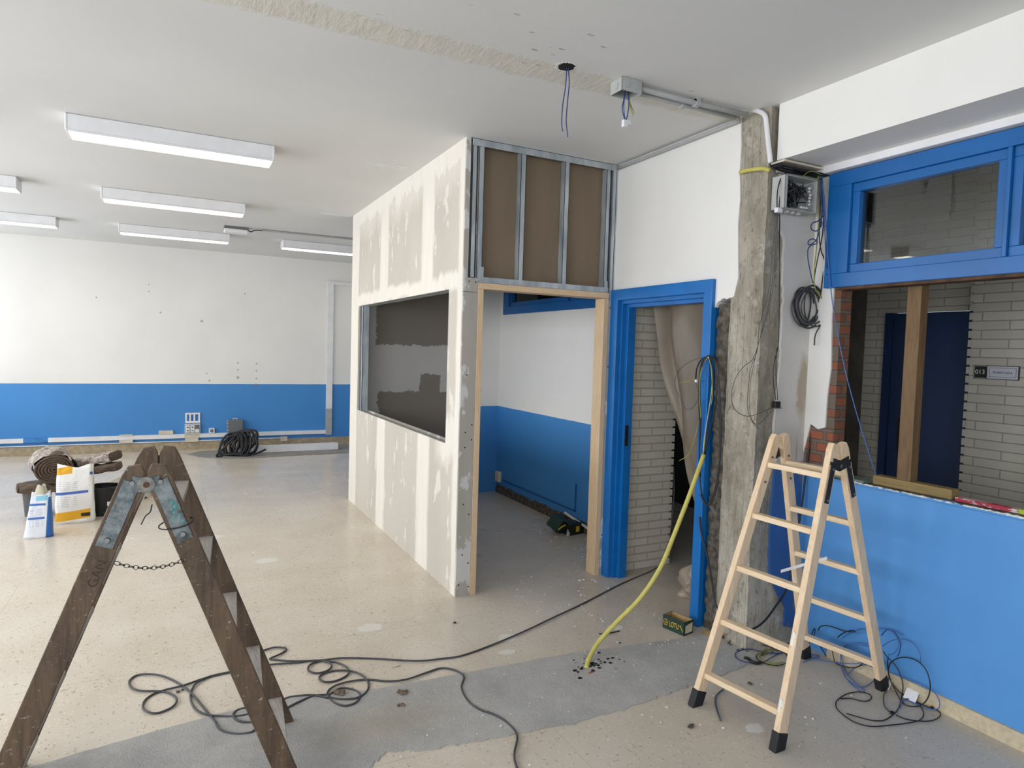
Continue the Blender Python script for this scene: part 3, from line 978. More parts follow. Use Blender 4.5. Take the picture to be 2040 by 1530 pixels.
# ceiling conduits of the near right corner
t = thing('conduit_run', 'pair of grey conduits clipped to the ceiling between junction box and pillar', 'conduit', (2.4, 2.76, HC))
MB().tube([(2.07, 2.735, 2.985), (2.5, 2.735, 2.985), (2.80, 2.715, 2.985)], .014, sub=1).build('pipe', m_conduit, t, smooth=True)
MB().tube([(2.07, 2.785, 2.985), (2.5, 2.785, 2.985), (2.78, 2.785, 2.985)], .014, sub=1).build('pipe', m_conduit, t, smooth=True)
for (x, y) in [(2.45, 2.735), (2.40, 2.785)]:
    mb = MB(); mb.cyl((x - .012, y, 2.985), (x + .012, y, 2.985), .021); mb.box((x - .012, y - .021, 2.99), (x + .012, y + .021, HC)); mb.build('clip', m_greyp, t)
tag(MB().tube([(2.78, 2.785, 2.985), (2.825, 2.80, 2.985), (2.835, 2.86, 2.985), (2.838, 3.2, 2.985), (2.838, 3.97, 2.985)], .013, sub=6).build('conduit', m_conduit, origin=(2.83, 3.3, 2.98), smooth=True), 'grey conduit along the ceiling corner above the blue door frame', 'conduit')
a = [at(1490, 219, 0, 2.838), at(1512, 222, 0, 2.838), at(1524, 231, 0, 2.838), at(1527, 250, 0, 2.838), at(1531, 290, 0, 2.838), at(1535, 324, 0, 2.838)]
tag(MB().tube([(2.76, 2.722, 2.985)] + a, .0135, sub=6).build('conduit', m_pvc, origin=a[2], smooth=True), 'pale conduit bent down the top of the concrete pillar', 'conduit')
a = [at(1475, 343, 0, 2.845), at(1486, 340, 0, 2.84), at(1505, 337, 0, 2.838), at(1522, 336, 0, 2.838), at(1533, 340, 0, 2.838)]
tag(MB().tube(a, .012, sub=5).build('corrugated_tube', m_tube_y, origin=a[2], smooth=True), 'short yellow corrugated tube crossing the top of the pillar', 'tube')
# open junction box on the ceiling
t = thing('junction_box', 'open grey junction box on the ceiling with wires hanging out', 'junction box', (2.01, 2.755, HC))
x0, x1, y0, y1, z0 = 1.945, 2.07, 2.705, 2.805, 2.945
mb = MB(); mb.box((x0, y0, z0), (x1, y0 + .005, HC)); mb.box((x0, y1 - .005, z0), (x1, y1, HC)); mb.box((x0, y0, z0), (x0 + .005, y1, HC)); mb.box((x1 - .005, y0, z0), (x1, y1, HC)); mb.box((x0, y0, HC - .004), (x1, y1, HC))
mb.build('box', m_greyp, t, bevel=.003)
mb = MB()
mb.bm.free()
for x in (1.975, 2.035):
    MB().cyl((x, y0 + .001, 2.978), (x, y0 - .005, 2.978), .016).build('knockout', m_greyp, t)
MB().cyl((x0 + .001, 2.75, 2.975), (x0 - .004, 2.75, 2.975), .016).build('knockout', m_greyp, t)
tag(t, t['label'], 'junction box')
cx, cy = 2.005, 2.75
for (nm, m, pts) in [('blue_wire', m_cable_b, [(cx, cy, 2.99), (cx - .012, cy, 2.92), (cx - .02, cy, 2.87), (cx - .002, cy, 2.82)]),
                     ('blue_wire', m_cable_b, [(cx + .01, cy, 2.99), (cx + .012, cy - .01, 2.90), (cx + .014, cy, 2.85), (cx + .002, cy, 2.81)]),
                     ('blue_wire', m_cable_lb, [(cx + .004, cy + .01, 2.99), (cx - .004, cy + .01, 2.9), (cx - .008, cy, 2.86), (cx, cy, 2.82)]),
                     ('earth_wire', m_cable_y, [(cx + .014, cy, 2.99), (cx + .022, cy, 2.92), (cx + .045, cy, 2.88), (cx + .055, cy, 2.865)]),
                     ('earth_wire', m_cable_y, [(cx + .02, cy + .01, 2.99), (cx + .026, cy, 2.9), (cx + .05, cy, 2.85)])]:
    MB().tube(pts, .0028, n=6).build(nm, m, t)
mb = MB(); mb.box((cx - .014, cy - .01, 2.785), (cx + .012, cy + .01, 2.82)); mb.box((cx + .012, cy - .008, 2.80), (cx + .03, cy + .008, 2.822)); mb.build('terminal', m_pvc, t, bevel=.002)
# two blue wires from the ceiling hole
za = at(1130, 272, 1, hc.y).z
t = thing('hanging_wires', 'two thin blue wires dangling from the hole in the ceiling', 'wire', (hc.x, hc.y, HC))
for pl in ([(1129, 135), (1127, 170), (1121, 210), (1119, 245), (1121, 262)], [(1132, 135), (1134, 165), (1131, 200), (1128, 240), (1131, 273)]):
    MB().tube([at(px, py, 1, hc.y) for px, py in pl], .0026, n=6).build('wire', m_cable_b, t)
# metal stud frame over the booth doorway
t = thing('stud_frame', 'galvanised metal stud frame over the booth doorway, brown boards behind', 'stud frame', (2.25, 3.99, 2.09))
F0, F1 = 3.972, 4.03
def stud(x0, x1, z0=2.12, z1=2.975, lip=.04):
    mb = MB(); mb.box((x0, F0, z0), (x1, F0 + .003, z1)); mb.box((x0, F0, z0), (x0 + .003, F1, z1)); mb.box((x1 - .003, F0, z0), (x1, F0 + .012, z1))
    return mb
MB().box((1.70, F0 - .006, 2.965), (2.862, F0 - .003, HC)).box((1.70, F0 - .006, HC - .003), (2.862, F1, HC)).build('top_track', m_metal, t)
MB().box((1.765, F0 - .004, 2.088), (2.80, F0 - .001, 2.125)).box((1.765, F0, 2.088), (2.80, F1, 2.092)).build('bottom_track', m_metal, t)
for (a, b) in [(1.705, 1.738), (2.06, 2.097), (2.405, 2.442)]:
    stud(a, b).build('stud', m_metal, t)
stud(1.752, 1.79).build('stud', m_metal, t)
stud(2.757, 2.79).build('stud', m_metal, t)
MB().box((2.812, F0 - .004, 2.03), (2.835, F0, HC)).box((2.812, F0, 2.03), (2.815, F1, HC)).build('wall_stud', m_metal, t)
MB().box((2.842, F0 - .004, 2.03), (2.862, F0, HC)).build('wall_stud', m_metal, t)
MB().box((1.762, F0 - .008, 2.10), (1.80, F0 - .004, 2.19)).build('bracket', m_metal, t)
MB().box((2.765, F0 - .008, 2.095), (2.79, F0 - .004, 2.17)).build('bracket', m_metal, t)
# pine door lining of the booth doorway
t = thing('door_lining', 'raw pine lining around the booth doorway', 'door lining', (2.28, 4.02, 0))
MB().box((1.764, 3.962, 0), (1.804, 4.075, 2.045)).build('jamb', m_pine, t, bevel=.002)
o = MB().box((2.765, 3.962, 0), (2.805, 4.075, 2.045)).build('jamb', m_pine, t, bevel=.002)
MB().box((1.764, 3.960, 2.046), (2.805, 4.075, 2.086)).build('head', m_pine_x, t, bevel=.002)
# far wall: trunking and sockets
YW = 10.985
t = thing('cable_trunking', 'white trunking low along the far wall, rising up it at the right end', 'trunking', (.3, 10.998, .2))
MB().box((-1.57, YW - .025, .185), (.12, 10.998, .245)).build('straight_run', m_pvc, t)
MB().box((.12, YW - .026, .185), (.33, 10.998, .245)).build('joint_cover', m_cream, t)
MB().box((.33, YW - .025, .187), (2.205, 10.998, .247)).build('straight_run', m_pvc, t)
MB().box((-3.45, YW - .025, .185), (-1.85, 10.998, .245)).build('straight_run', m_pvc, t)
MB().box((-1.85, YW - .024, .187), (-1.57, 10.998, .243)).build('painted_run', plain('blue_paint_trunk', (66, 138, 204), .5), t)
MB().box((2.205, YW - .028, .60), (2.300, 10.998, 2.69)).build('riser', m_pvc, t)
MB().box((2.205, YW - .029, .165), (2.300, 10.998, .60)).build('riser_foot', m_greyp, t)
MB().box((2.30, YW - .026, 2.63), (3.30, 10.998, 2.685)).build('top_run', m_pvc, t)
tag(MB().box((-3.45, YW - .012, .132), (1.50, 10.998, .144)).build('cable_duct', m_pvc, origin=(0, 11, .13)), 'thin white cable duct just above the skirting of the far wall', 'trunking')
for (a, b, c, d, lab) in [(-.707, -.556, .245, .262, ''), ]:
    t = thing('blank_plate', 'cream blank plates above and below the trunking, leftmost on the far wall', 'wall plate', (-.63, 10.98, .145))
    MB().box((-.72, YW - .035, .147), (-.55, 10.998, .183)).build('lower_plate', m_cream, t)
    MB().box((-.72, YW - .035, .247), (-.55, 10.998, .262)).build('upper_plate', m_cream, t)
tag(MB().box((-.22, YW - .02, .249), (-.03, 10.998, .305)).build('blank_plate', m_cream, origin='base'), 'cream blank plate standing on the trunking left of the triple socket', 'wall plate')
tag(MB().box((.13, YW - .035, .125), (.31, 10.998, .183)).build('blank_plate', m_cream, origin='base'), 'cream blank plate under the trunking below the triple socket', 'wall plate')
t = thing('socket_block', 'white three-gang socket block with its frame hinged up, on the trunking', 'socket', (.23, 10.96, .25))
MB().box((.125, YW - .045, .249), (.335, 11.0, .40)).build('back_box', m_pvc, t, bevel=.003)
MB().box((.133, YW - .047, .262), (.327, YW - .044, .388)).build('insert', m_greyd, t)
for k in range(3):
    m = MB().box((.138 + k * .064, YW - .055, .27), (.192 + k * .064, YW - .045, .38 if k < 2 else .32)).build('module', m_pvc, t, bevel=.002)
    for zz in ((.30, .35) if k < 2 else ()):
        MB().box((.152 + k * .064, YW - .0565, zz - .006), (.178 + k * .064, YW - .055, zz + .006)).build('slot', m_dark, m)
mb = MB(); zl, zh = .41, .565
mb.box((.13, YW - .012, zl), (.335, YW - .002, zl + .03)); mb.box((.13, YW - .012, zh - .025), (.335, YW - .002, zh))
for xx in (.13, .185, .243, .308):
    mb.box((xx, YW - .012, zl + .03), (xx + .024, YW - .002, zh - .025))
mb.build('cover_frame', m_pvc, t)
t = thing('wall_socket', 'small white single socket on the trunking between triple socket and grey box', 'socket', (.5, 10.96, .25))
MB().box((.455, YW - .04, .249), (.535, 11.0, .325)).build('plate', m_pvc, t, bevel=.006)
MB().cyl((.495, YW - .041, .287), (.495, YW - .037, .287), .026).build('socket_well', m_greyd, t)
t = thing('junction_box', 'grey junction box on the far wall right behind the black coil', 'junction box', (.83, 10.95, .25))
MB().box((.72, YW - .09, .25), (.93, 11.0, .45)).build('box', m_greyd, t, bevel=.004)
for zz in (.29, .34, .39, .43):
    MB().cyl((.72, YW - .045, zz), (.705, YW - .045, zz), .018).build('gland', m_greyp, t)
mb = MB(); mb.box((.79, YW - .05, .45), (.80, YW - .03, .475)); mb.box((.845, YW - .05, .45), (.855, YW - .03, .475)); mb.box((.79, YW - .05, .468), (.855, YW - .03, .477)); mb.build('handle', m_pvc, t)
tag(MB().box((1.50, YW - .035, .09), (1.60, 11.0, .16)).build('wall_socket', m_cream, origin='base'), 'cream surface socket under the trunking right of the black coil', 'socket')
# booth interior: socket, painted trunking
tag(MB().box((3.30, 6.70, .13), (3.34, 6.80, .25)).build('wall_socket', m_cream, origin='base', bevel=.008), 'white surface socket low in the far corner inside the booth', 'socket')
t = thing('painted_conduit', 'thin conduit painted blue low on the booth inner wall', 'conduit', (3.33, 6, .15))
mb = MB(); mb.box((3.33, 5.15, .155), (3.34, 6.68, .17)); mb.build('lower_line', m_frame2, t)
mb = MB(); mb.box((3.33, 5.12, .155), (3.34, 5.135, .42)); mb.build('riser', m_frame2, t)
# door number sign on the corridor wall
A, B = at(1940, 728, 0, 4.75), at(2029, 757, 0, 4.75)
zt_, zb_ = 1.643, 1.553
t = thing('door_sign', 'black and white door sign reading 013 on the corridor bricks', 'sign', (4.755, (A.y + B.y) / 2, (zt_ + zb_) / 2))
ya, yb = A.y, B.y - .002
ym = ya - (ya - yb) * .30
MB().box((4.75, yb, zb_), (4.76, ya, zt_)).build('plate', m_black, t, bevel=.002)
m_num = plain('sign_number_white', (225, 228, 222), .5, bump=0, var=0)
mb = MB()
for (p, q, r, s_) in [(ym, ya - .004, zt_ - .006, zt_ - .004), (ym, ya - .004, zb_ + .004, zb_ + .006), (ya - .006, ya - .004, zb_ + .004, zt_ - .004)]:
    mb.box((4.7488, p, r), (4.75, q, s_))
mb.build('thin_border', m_num, t)
MB().box((4.748, yb + .006, zb_ + .004), (4.75, ym - .004, zt_ - .004)).build('card', plain('sign_card', (196, 198, 204), .6, bump=0, var=.02), t)
text_obj('number', '013', .040, m_num, t, (4.7485, (ya + ym) / 2 - .001, (zt_ + zb_) / 2), (0, -1, 0), (0, 0, 1))
m_ink = plain('sign_ink', (60, 62, 70), .6, bump=0, var=0)
text_obj('lettering', 'MUSIKA GELA', .0185, m_ink, t, (4.7475, (yb + ym) / 2, (zt_ + zb_) / 2), (0, -1, 0), (0, 0, 1))
mb = MB()
e0, e1, g0, g1 = yb + .016, ym - .016, zb_ + .016, zt_ - .014
for (p, q, r, s_) in [(e0, e1, g0, g0 + .002), (e0, e1, g1 - .002, g1), (e0, e0 + .002, g0, g1), (e1 - .002, e1, g0, g1)]:
    mb.box((4.7472, p, r), (4.748, q, s_))
mb.build('card_border', m_ink, t)
# corridor ceiling light trough and pipe seen through the glass
tag(MB().box((3.9, .4, HC - .05), (4.15, 2.6, HC)).build('ceiling_light', m_greyd, origin=(4, 1.5, HC), bevel=.004), 'unlit dark strip light on the corridor ceiling behind the glass', 'lamp')
tag(MB().tube([(4.745, 1.95, 2.2), (4.745, 1.95, 2.7), (4.745, 1.87, 2.82), (4.745, 1.6, 2.84), (4.745, .4, 2.84)], .014, sub=5).build('conduit', m_conduit, origin=(4.74, 1.9, 2.5)), 'pale conduit bending along the corridor bricks behind the glass', 'conduit')
# sill timbers
tag(MB().box((3.30, 1.80, .998), (3.365, 2.20, 1.046)).build('timber_plate', wood_mat('green_timber_y', (132, 112, 68), (158, 136, 88), (90, 76, 46), .7, 1), origin='base', bevel=.003), 'short greenish timber lying on the low wall under the post', 'timber')
tag(MB().box((3.305, 2.004, 1.046), (3.365, 2.075, 2.046)).build('timber_post', m_timber_z, origin='base', bevel=.002), 'upright brown timber post propping the blue window frame', 'timber')
t = thing('marking_bar', 'red and white paint-worn bar with a yellow-green end on the low wall', 'bar', (3.32, 1.6, .998))
Mr = Mat('red_white_paint', .5)
nn = Mr.noise(16, 6, Mr.scale((1, .4, 1)), rough=.8)
Mr.color(Mr.mix(Mr.step(nn, .50, .55), srgb(172, 44, 66), srgb(214, 204, 200)))
MB().box((3.30, 1.52, .998), (3.34, 1.785, 1.016)).build('bar', Mr.m, t, bevel=.002)
MB().box((3.299, 1.30, .998), (3.341, 1.52, 1.018)).build('bar_end', plain('lime_plastic', (190, 214, 60), .5), t, bevel=.002)
tag(MB().prism([(3.255, 2.22, .999), (3.34, 2.21, .999), (3.37, 2.39, .999), (3.26, 2.40, .999)], (0, 0, .012)).build('glass_offcut', plain('greenish_glass_edge', (120, 138, 126), .2), origin='base'), 'stack of greenish offcuts lying on the low wall beside the brick pier', 'offcut')
#==PART3==
# ================================================================== DARK OLD LADDER
m_disc = plain('worn_disc_metal', (142, 140, 132), .5, .6, var=.2, nsc=40)
t = thing('folding_ladder', 'dark weathered wooden folding ladder with dusty treads, in the left foreground', 'ladder', (-.08, 2.75, 0))
FARTOP, NEARTOP = Vector((-.058, 2.955, 1.16)), Vector((-.087, 2.53, 1.16))
FA, FB = Vector((-.548, 3.005, 0)), Vector((.425, 2.905, 0))
NA, NB = Vector((-.578, 2.50, 0)), Vector((.392, 2.475, 0))
def stile(foot, hinge, side, w=.076, th=.027):
    """board from the floor to past the hinge; side = +1 right leg, -1 left leg; the two boards meet along a narrow slit"""
    sh = .0445
    hp = hinge + Vector((side * sh, 0, 0))
    d = (hp - foot).normalized()
    v = Vector((0, 1, 0)); v = (v - d * v.dot(d)).normalized()
    u = v.cross(d)
    if u.x < 0:
        u = -u
    Fo = abs(foot.x - hinge.x)
    zh = hinge.z
    hw = w / 2 / math.cos(math.atan2(Fo - sh, zh))
    sc = lambda z: Fo + (sh - Fo) * z / zh
    pl = [(sc(0) - hw, 0), (sc(0) + hw, 0), (sc(zh + .03) + hw, zh + .03), (sc(zh + .03) + hw - .018, zh + .062), (.016, zh + .068), (.003, zh + .040), (.003, zh)]
    if sc(zh) - hw > .004:
        pl[-1] = (sc(zh) - hw, zh)
    pts = []
    for q, z in pl:
        yy = foot.y + (hinge.y - foot.y) * z / zh
        xx = hinge.x + side * q
        pts.append((xx, yy - th / 2, z))
    return MB().prism(pts, (0, th, 0)), d, u, v, hp
st = {}
for nm, foot, hinge, side in (('fa', FA, FARTOP, -1), ('na', NA, NEARTOP, -1), ('fb', FB, FARTOP, 1), ('nb', NB, NEARTOP, 1)):
    mb, d, u, v, hp = stile(foot, hinge, side)
    st[nm] = (foot, hp, d, u, v)
    mb.build('leg', m_old, t, bevel=.003)
def on_leg(nm, z):
    f, hp, d, u, v = st[nm]
    return f + d * (z / d.z)
for side, (n_, f_) in ((1, ('nb', 'fb')), (-1, ('na', 'fa'))):
    for z in (.125, .365, .607, .85, 1.085):
        p, q = on_leg(n_, z), on_leg(f_, z)
        yv = (q - p).normalized()
        p2, q2 = p + yv * .012, q - yv * .012
        hw = .036
        MB().hexa([p2 + Vector((-hw, 0, -.022)), p2 + Vector((hw, 0, -.022)), q2 + Vector((hw, 0, -.022)), q2 + Vector((-hw, 0, -.022))],
                  [p2 + Vector((-hw, 0, 0)), p2 + Vector((hw, 0, 0)), q2 + Vector((hw, 0, 0)), q2 + Vector((-hw, 0, 0))]).build('tread', m_old_y, t, bevel=.002)
for nm_near, top_ in (('n', NEARTOP), ('f', FARTOP)):
    s = -1 if nm_near == 'n' else 1
    for side, k in ((-1, 'a'), (1, 'b')):
        f, hp, d, u, v = st[nm_near + k]
        off = Vector((0, s * .0155, 0))
        c1 = hp + off + d * .012
        c0 = hp + off - d * .215
        mb = MB()
        mb.beam(c0, c1, u, v, .052, .004)
        c2 = Vector((top_.x, c1.y, top_.z))
        mb.beam(c1 + Vector((0, 0, -.006)), c2 + Vector((0, 0, -.002)), (0, 0, 1), (0, 1, 0), .052, .0042)
        pl = mb.build('hinge_plate', m_zinc, t, bevel=.0015)
        for b in (c0 + d * .025, c1 - d * .004):
            MB().cyl(b, b + Vector((0, s * .008, 0)), .0105, .008, 12).build('rivet', m_steel, pl)
    c = Vector((top_.x, top_.y + s * .017, top_.z))
    pv = MB().cyl(c, c + Vector((0, s * .005, 0)), .027, n=24).build('hinge_disc', m_disc, t, bevel=.001)
    MB().cyl(c, c + Vector((0, s * .011, 0)), .011, .009, 14).build('hinge_pin', m_rust, pv)
# cable tie on the right near leg
c = on_leg('nb', 1.02)
d = st['nb'][2]
u = st['nb'][3]
pts = []
for k in range(14):
    a = k / 14 * 2 * math.pi
    pts.append(c + Vector((math.cos(a) * .054 - .006, math.sin(a) * .030 - .012, math.sin(a) * .010 + math.cos(a) * .008)))
MB().tube(pts, .0022, 6, 4, closed=True).build('cable_tie', m_black, t)
kk = at(303, 1005, 1, 2.47)
MB().tube([kk, at(299, 1020, 1, 2.46), at(290, 1028, 1, 2.46), at(281, 1045, 1, 2.46)], .0022, 6).build('tie_tail', m_black, t)
# chain holding the legs
ca, cb = at(229, 1121, 1, 2.50), at(364, 1117, 1, 2.50)
nl = 15
mid = []
for k in range(nl + 1):
    s_ = k / nl
    mid.append(ca.lerp(cb, s_) + Vector((0, 0, -.022 * 4 * s_ * (1 - s_))))
mb = MB()
for k in range(nl):
    p, q = mid[k], mid[k + 1]
    dd = (q - p).normalized()
    L = (q - p).length
    up = Vector((0, 1, 0)) if k % 2 else Vector((0, 0, 1))
    up = (up - dd * up.dot(dd)).normalized()
    m_ = (p + q) / 2
    ring = []
    for i in range(12):
        a = i / 12 * 2 * math.pi
        ring.append(m_ + dd * math.cos(a) * L * .66 + up * math.sin(a) * .0062)
    mb.tube(ring, .0013, 6, 1, closed=True)
mb.build('chain', m_chain, t)
mb = MB()
e = at(346, 1020, 1, 2.452)
for k in range(7):
    mb.lump((e.x + random.uniform(-.012, .012) + k * .003, 2.452 + k * .001, e.z + .03 - k * .011), random.uniform(.005, .009), (1, .3, 1.2))
mb.build('turquoise_paint', plain('turquoise_paint', (92, 150, 148), .6), t)
# pencilled letters on the left leg
f, hp, d, u, v = st['na']
m_pen = plain('carved_marks', (58, 44, 34), .7, bump=0)
g = at(194, 1143, 1, 2.4835)
text_obj('scratched_letters', 'GAN', .042, m_pen, t, g + Vector((0, -.0008, 0)), d, -u, depth=.0004)

# ================================================================== PALE LADDER
t = thing('folding_ladder', 'pale new wooden folding ladder with black hinges by the blue low wall', 'ladder', (2.66, 2.13, 0))
TL, TR = Vector((2.655, 2.262, 1.275)), Vector((2.655, 1.945, 1.275))
feet = {'fl': Vector((2.19, 2.275, 0)), 'fr': Vector((2.262, 1.862, 0)), 'bl': Vector((3.105, 2.40, 0)), 'br': Vector((3.175, 2.00, 0))}
tops = {'fl': TL + Vector((-.026, 0, 0)), 'fr': TR + Vector((-.026, 0, 0)), 'bl': TL + Vector((.026, 0, 0)), 'br': TR + Vector((.026, 0, 0))}
pst = {}
for k in ('fl', 'fr', 'bl', 'br'):
    f, h = feet[k], tops[k]
    d = (h - f).normalized()
    v = Vector((0, 1, 0)); v = (v - d * v.dot(d)).normalized()
    u = v.cross(d)
    pst[k] = (f, h, d, u, v)
    mb = MB()
    lo = []
    for a, b in ((-1, -1), (1, -1), (1, 1), (-1, 1)):
        q = f + u * a * .026 + v * b * .0155
        lo.append(q - d * ((q.z - .012) / d.z))
    hi = [h + u * a * .024 + v * b * .0155 - d * (.0 if (a > 0) == (k[0] == 'f') else .02) for a, b in ((-1, -1), (1, -1), (1, 1), (-1, 1))]
    hi = [h + u * a * .018 + v * b * .0155 for a, b in ((-1, -1), (1, -1), (1, 1), (-1, 1))]
    sh = [h - d * .03 + u * a * .026 + v * b * .0155 for a, b in ((-1, -1), (1, -1), (1, 1), (-1, 1))]
    V = [[mb.bm.verts.new(p) for p in L_] for L_ in (lo, sh, hi)]
    mb.bm.faces.new(V[0][::-1]); mb.bm.faces.new(V[2])
    for r in range(2):
        for i in range(4):
            mb.bm.faces.new((V[r][i], V[r][(i + 1) % 4], V[r + 1][(i + 1) % 4], V[r + 1][i]))
    lg = mb.build('leg', m_ladl, t, bevel=.004)
    mb = MB()
    lo = []
    for a, b in ((-1, -1), (1, -1), (1, 1), (-1, 1)):
        q = f + u * a * .030 + v * b * .019
        lo.append(q - d * (q.z / d.z))
    hi = [f + d * .075 + u * a * .030 + v * b * .0195 for a, b in ((-1, -1), (1, -1), (1, 1), (-1, 1))]
    mb.hexa(lo, hi)
    mb.build('rubber_foot', m_rub, lg, bevel=.004)
def onp(k, z):
    f, h, d, u, v = pst[k]
    return f + d * (z / d.z)
for fr_ in ('f', 'b'):
    for z in (.155, .402, .652, .90, 1.143):
        p, q = onp(fr_ + 'l', z), onp(fr_ + 'r', z)
        hw = .021
        MB().hexa([p + Vector((-hw, 0, -.026)), p + Vector((hw, 0, -.026)), q + Vector((hw, 0, -.026)), q + Vector((-hw, 0, -.026))],
                  [p + Vector((-hw, 0, 0)), p + Vector((hw, 0, 0)), q + Vector((hw, 0, 0)), q + Vector((-hw, 0, 0))]).build('rung', m_ladl_y, t, bevel=.004)
# hinges: black steel outside on the right, bolts on the left
for s, ls in ((-1, 'r'), (1, 'l')):
    for k in ('f', 'b'):
        f, h, d, u, v = pst[k + ls]
        off = Vector((0, s * .0185, 0))
        m_h = m_black
        a0, a1 = h - d * .27 + off, h - d * .10 + off
        mb = MB().beam(a0, a1, u, v, .028, .004).beam(a1, h - d * .085 + off, u, v, .046, .004)
        cc = Vector((2.655, (h + off).y, h.z - .10))
        mb.beam(a1 + Vector((0, 0, .01)), cc, (0, 0, 1), (0, 1, 0), .05, .0042)
        hg = mb.build('hinge', m_h, t, bevel=.0015)
        for w in (.255, .115):
            b = h - d * w + off
            MB().cyl(b, b + Vector((0, s * .006, 0)), .007, n=10).build('bolt', m_steel, hg)
        if k == 'f':
            b = Vector((2.655, (h + off).y, h.z - .10))
            MB().cyl(b, b + Vector((0, s * .007, 0)), .009, n=12).build('bolt', m_steel, hg)
        for w in (.115, .24):
            b = h - d * w + Vector((0, -s * .0155, 0))
            MB().cyl(b, b + Vector((0, -s * .005, 0)), .006, n=10).build('bolt', m_steel, t)
p, q = at(1556, 1138, 1, 2.235), at(1647, 1112, 1, 2.10)
MB().beam(p, q, (0, 0, 1), (0, 1, 0), .014, .003).build('stay_strap', m_pvc, t)
p = onp('fr', .50)
mb = MB()
for (z, w) in ((.42, .011), (.15, .010)):
    p = onp('fr', z) - pst['fr'][3] * .0 + Vector((-.027, 0, 0))
    for k in range(5):
        mb.lump((p.x + k * .003, p.y + .004, p.z + k * .016 - .02), w, (.35, 1, 1.5))
mb.build('paint_drip', m_putty, t)

# ================================================================== CABLES
def fl(px, py, z=.006, xmax=3.205):
    p = at(px, py, 2, z)
    if p.x > xmax:
        p = at(px, py, 0, xmax)
    return p
def cable(name, pix, r, mat, label, cat='cable', group=None, fn=None, sub=4, z=None, parent=None, n=7):
    pts = []
    for i, q in enumerate(pix):
        if len(q) == 3 and not isinstance(q, Vector):
            pts.append(Vector(q))
        else:
            pts.append((fn or fl)(*q) if fn else fl(q[0], q[1], r + .0015 + .002 * math.sin(i * 1.7)))
    o = MB().tube(pts, r, n, sub).build(name, mat, parent, 'base' if parent is None else None, smooth=True)
    if parent is None:
        tag(o, label, cat, group)
    return o
hall = [at(1342, 930, 1, 3.93), at(1343, 985, 1, 3.92), at(1338, 1040, 1, 3.90), at(1333, 1085, 1, 3.84)]
loopc = [(690, 1329), (668, 1337), (640, 1341), (619, 1336), (614, 1327), (628, 1318), (655, 1315)]
c1 = [tuple(v) for v in hall] + [(1322, 1118), (1296, 1138), (1240, 1162), (1166, 1200), (1109, 1227), (1028, 1265), (931, 1303), (880, 1312), (834, 1316.5), (780, 1314), (737, 1311.6), (682, 1310.7), (640, 1315), (587, 1317), (545, 1314), (538, 1312), (556, 1304), (569, 1296), (568, 1291), (549, 1289.5), (530, 1294), (505, 1303), (480, 1310)]
cable('extension_cable', c1, .0048, m_cable_g, 'dark grey cable running from the doorway across the floor towards the dark ladder')
c2 = [(1033, 1540), (1024, 1505), (1030, 1465), (1010, 1440), (985, 1424), (955, 1413), (932, 1396), (919, 1370), (924, 1348), (908, 1336), (880, 1331), (850, 1340), (808, 1354), (770, 1357), (735, 1354),
      (700, 1357), (668, 1366), (652, 1380), (662, 1397), (685, 1406), (708, 1400), (718, 1386), (705, 1374), (680, 1371), (662, 1380), (655, 1388), (680, 1393), (712, 1390), (730, 1378), (734, 1362), (722, 1346), (700, 1337), (668, 1336), (642, 1343), (636, 1352), (650, 1359), (676, 1354), (694, 1342), (690, 1329), (668, 1319), (640, 1317), (618, 1324), (614, 1335), (630, 1341), (652, 1336), (661, 1326), (650, 1318), (625, 1315.5),
      (590, 1320), (537, 1324), (490, 1333), (440, 1342), (411, 1350), (388, 1364), (379, 1386), (386, 1408), (403, 1421), (430, 1426), (470, 1427), (499, 1421), (510, 1413), (492, 1410), (472, 1415), (464, 1426), (478, 1437), (508, 1438), (540, 1428), (576, 1408), (600, 1396), (626, 1386), (655, 1384)]
cable('extension_cable', c2, .0048, m_cable_g, 'dark grey cable snaking from the bottom picture edge into several loops on the floor')
c3 = [(655, 1391), (626, 1385), (598, 1386), (570, 1391), (540, 1410), (511, 1451), (490, 1461), (461, 1461), (437, 1452), (428, 1437), (414, 1420), (400, 1403), (388, 1388), (374, 1374), (350, 1358), (325, 1347), (300, 1343), (273, 1345), (258, 1356), (261, 1369), (279, 1376), (317, 1377), (340, 1382), (352, 1393), (345, 1407), (320, 1419), (300, 1420), (285, 1411), (288, 1396), (305, 1383), (330, 1374), (367, 1365), (411, 1350), (464, 1338), (500, 1330)]
cable('extension_cable', c3, .0048, m_cable_g, 'dark grey cable in wide loops on the floor seen between the dark ladder legs')
# yellow conduit from the floor up to the door jamb
yc = [at(1168, 1330, 2, .0), Vector((1.945, 2.80, .05))]
def seg(px, py, x):
    return at(px, py, 0, x)
yp = [at(1168, 1332, 2, 0.0), seg(1174, 1312, 1.96), seg(1192, 1280, 2.04), seg(1228, 1240, 2.15), seg(1275, 1192, 2.28), seg(1316, 1130, 2.40), seg(1345, 1060, 2.52), seg(1372, 990, 2.62), seg(1390, 940, 2.70), seg(1402, 906, 2.76)]
t = thing('conduit_tube', 'yellow flexible conduit rising from the screed and leaning to the door frame', 'conduit', yp[0])
MB().tube(yp, .0125, 10, 6).build('tube', m_tube_y, t, smooth=True)
MB().tube([yp[-1], seg(1406, 880, 2.78), seg(1412, 830, 2.79), seg(1420, 780, 2.80), seg(1421, 740, 2.80), seg(1414, 712, 2.805)], .003, 6).build('wire', m_cable_k, t)
MB().tube([yp[-1] + Vector((0, .006, 0)), seg(1403, 875, 2.77), seg(1410, 830, 2.785), seg(1418, 775, 2.795), seg(1418, 735, 2.80), seg(1412, 712, 2.805)], .0025, 6).build('wire', m_greyp, t)
mb = MB()
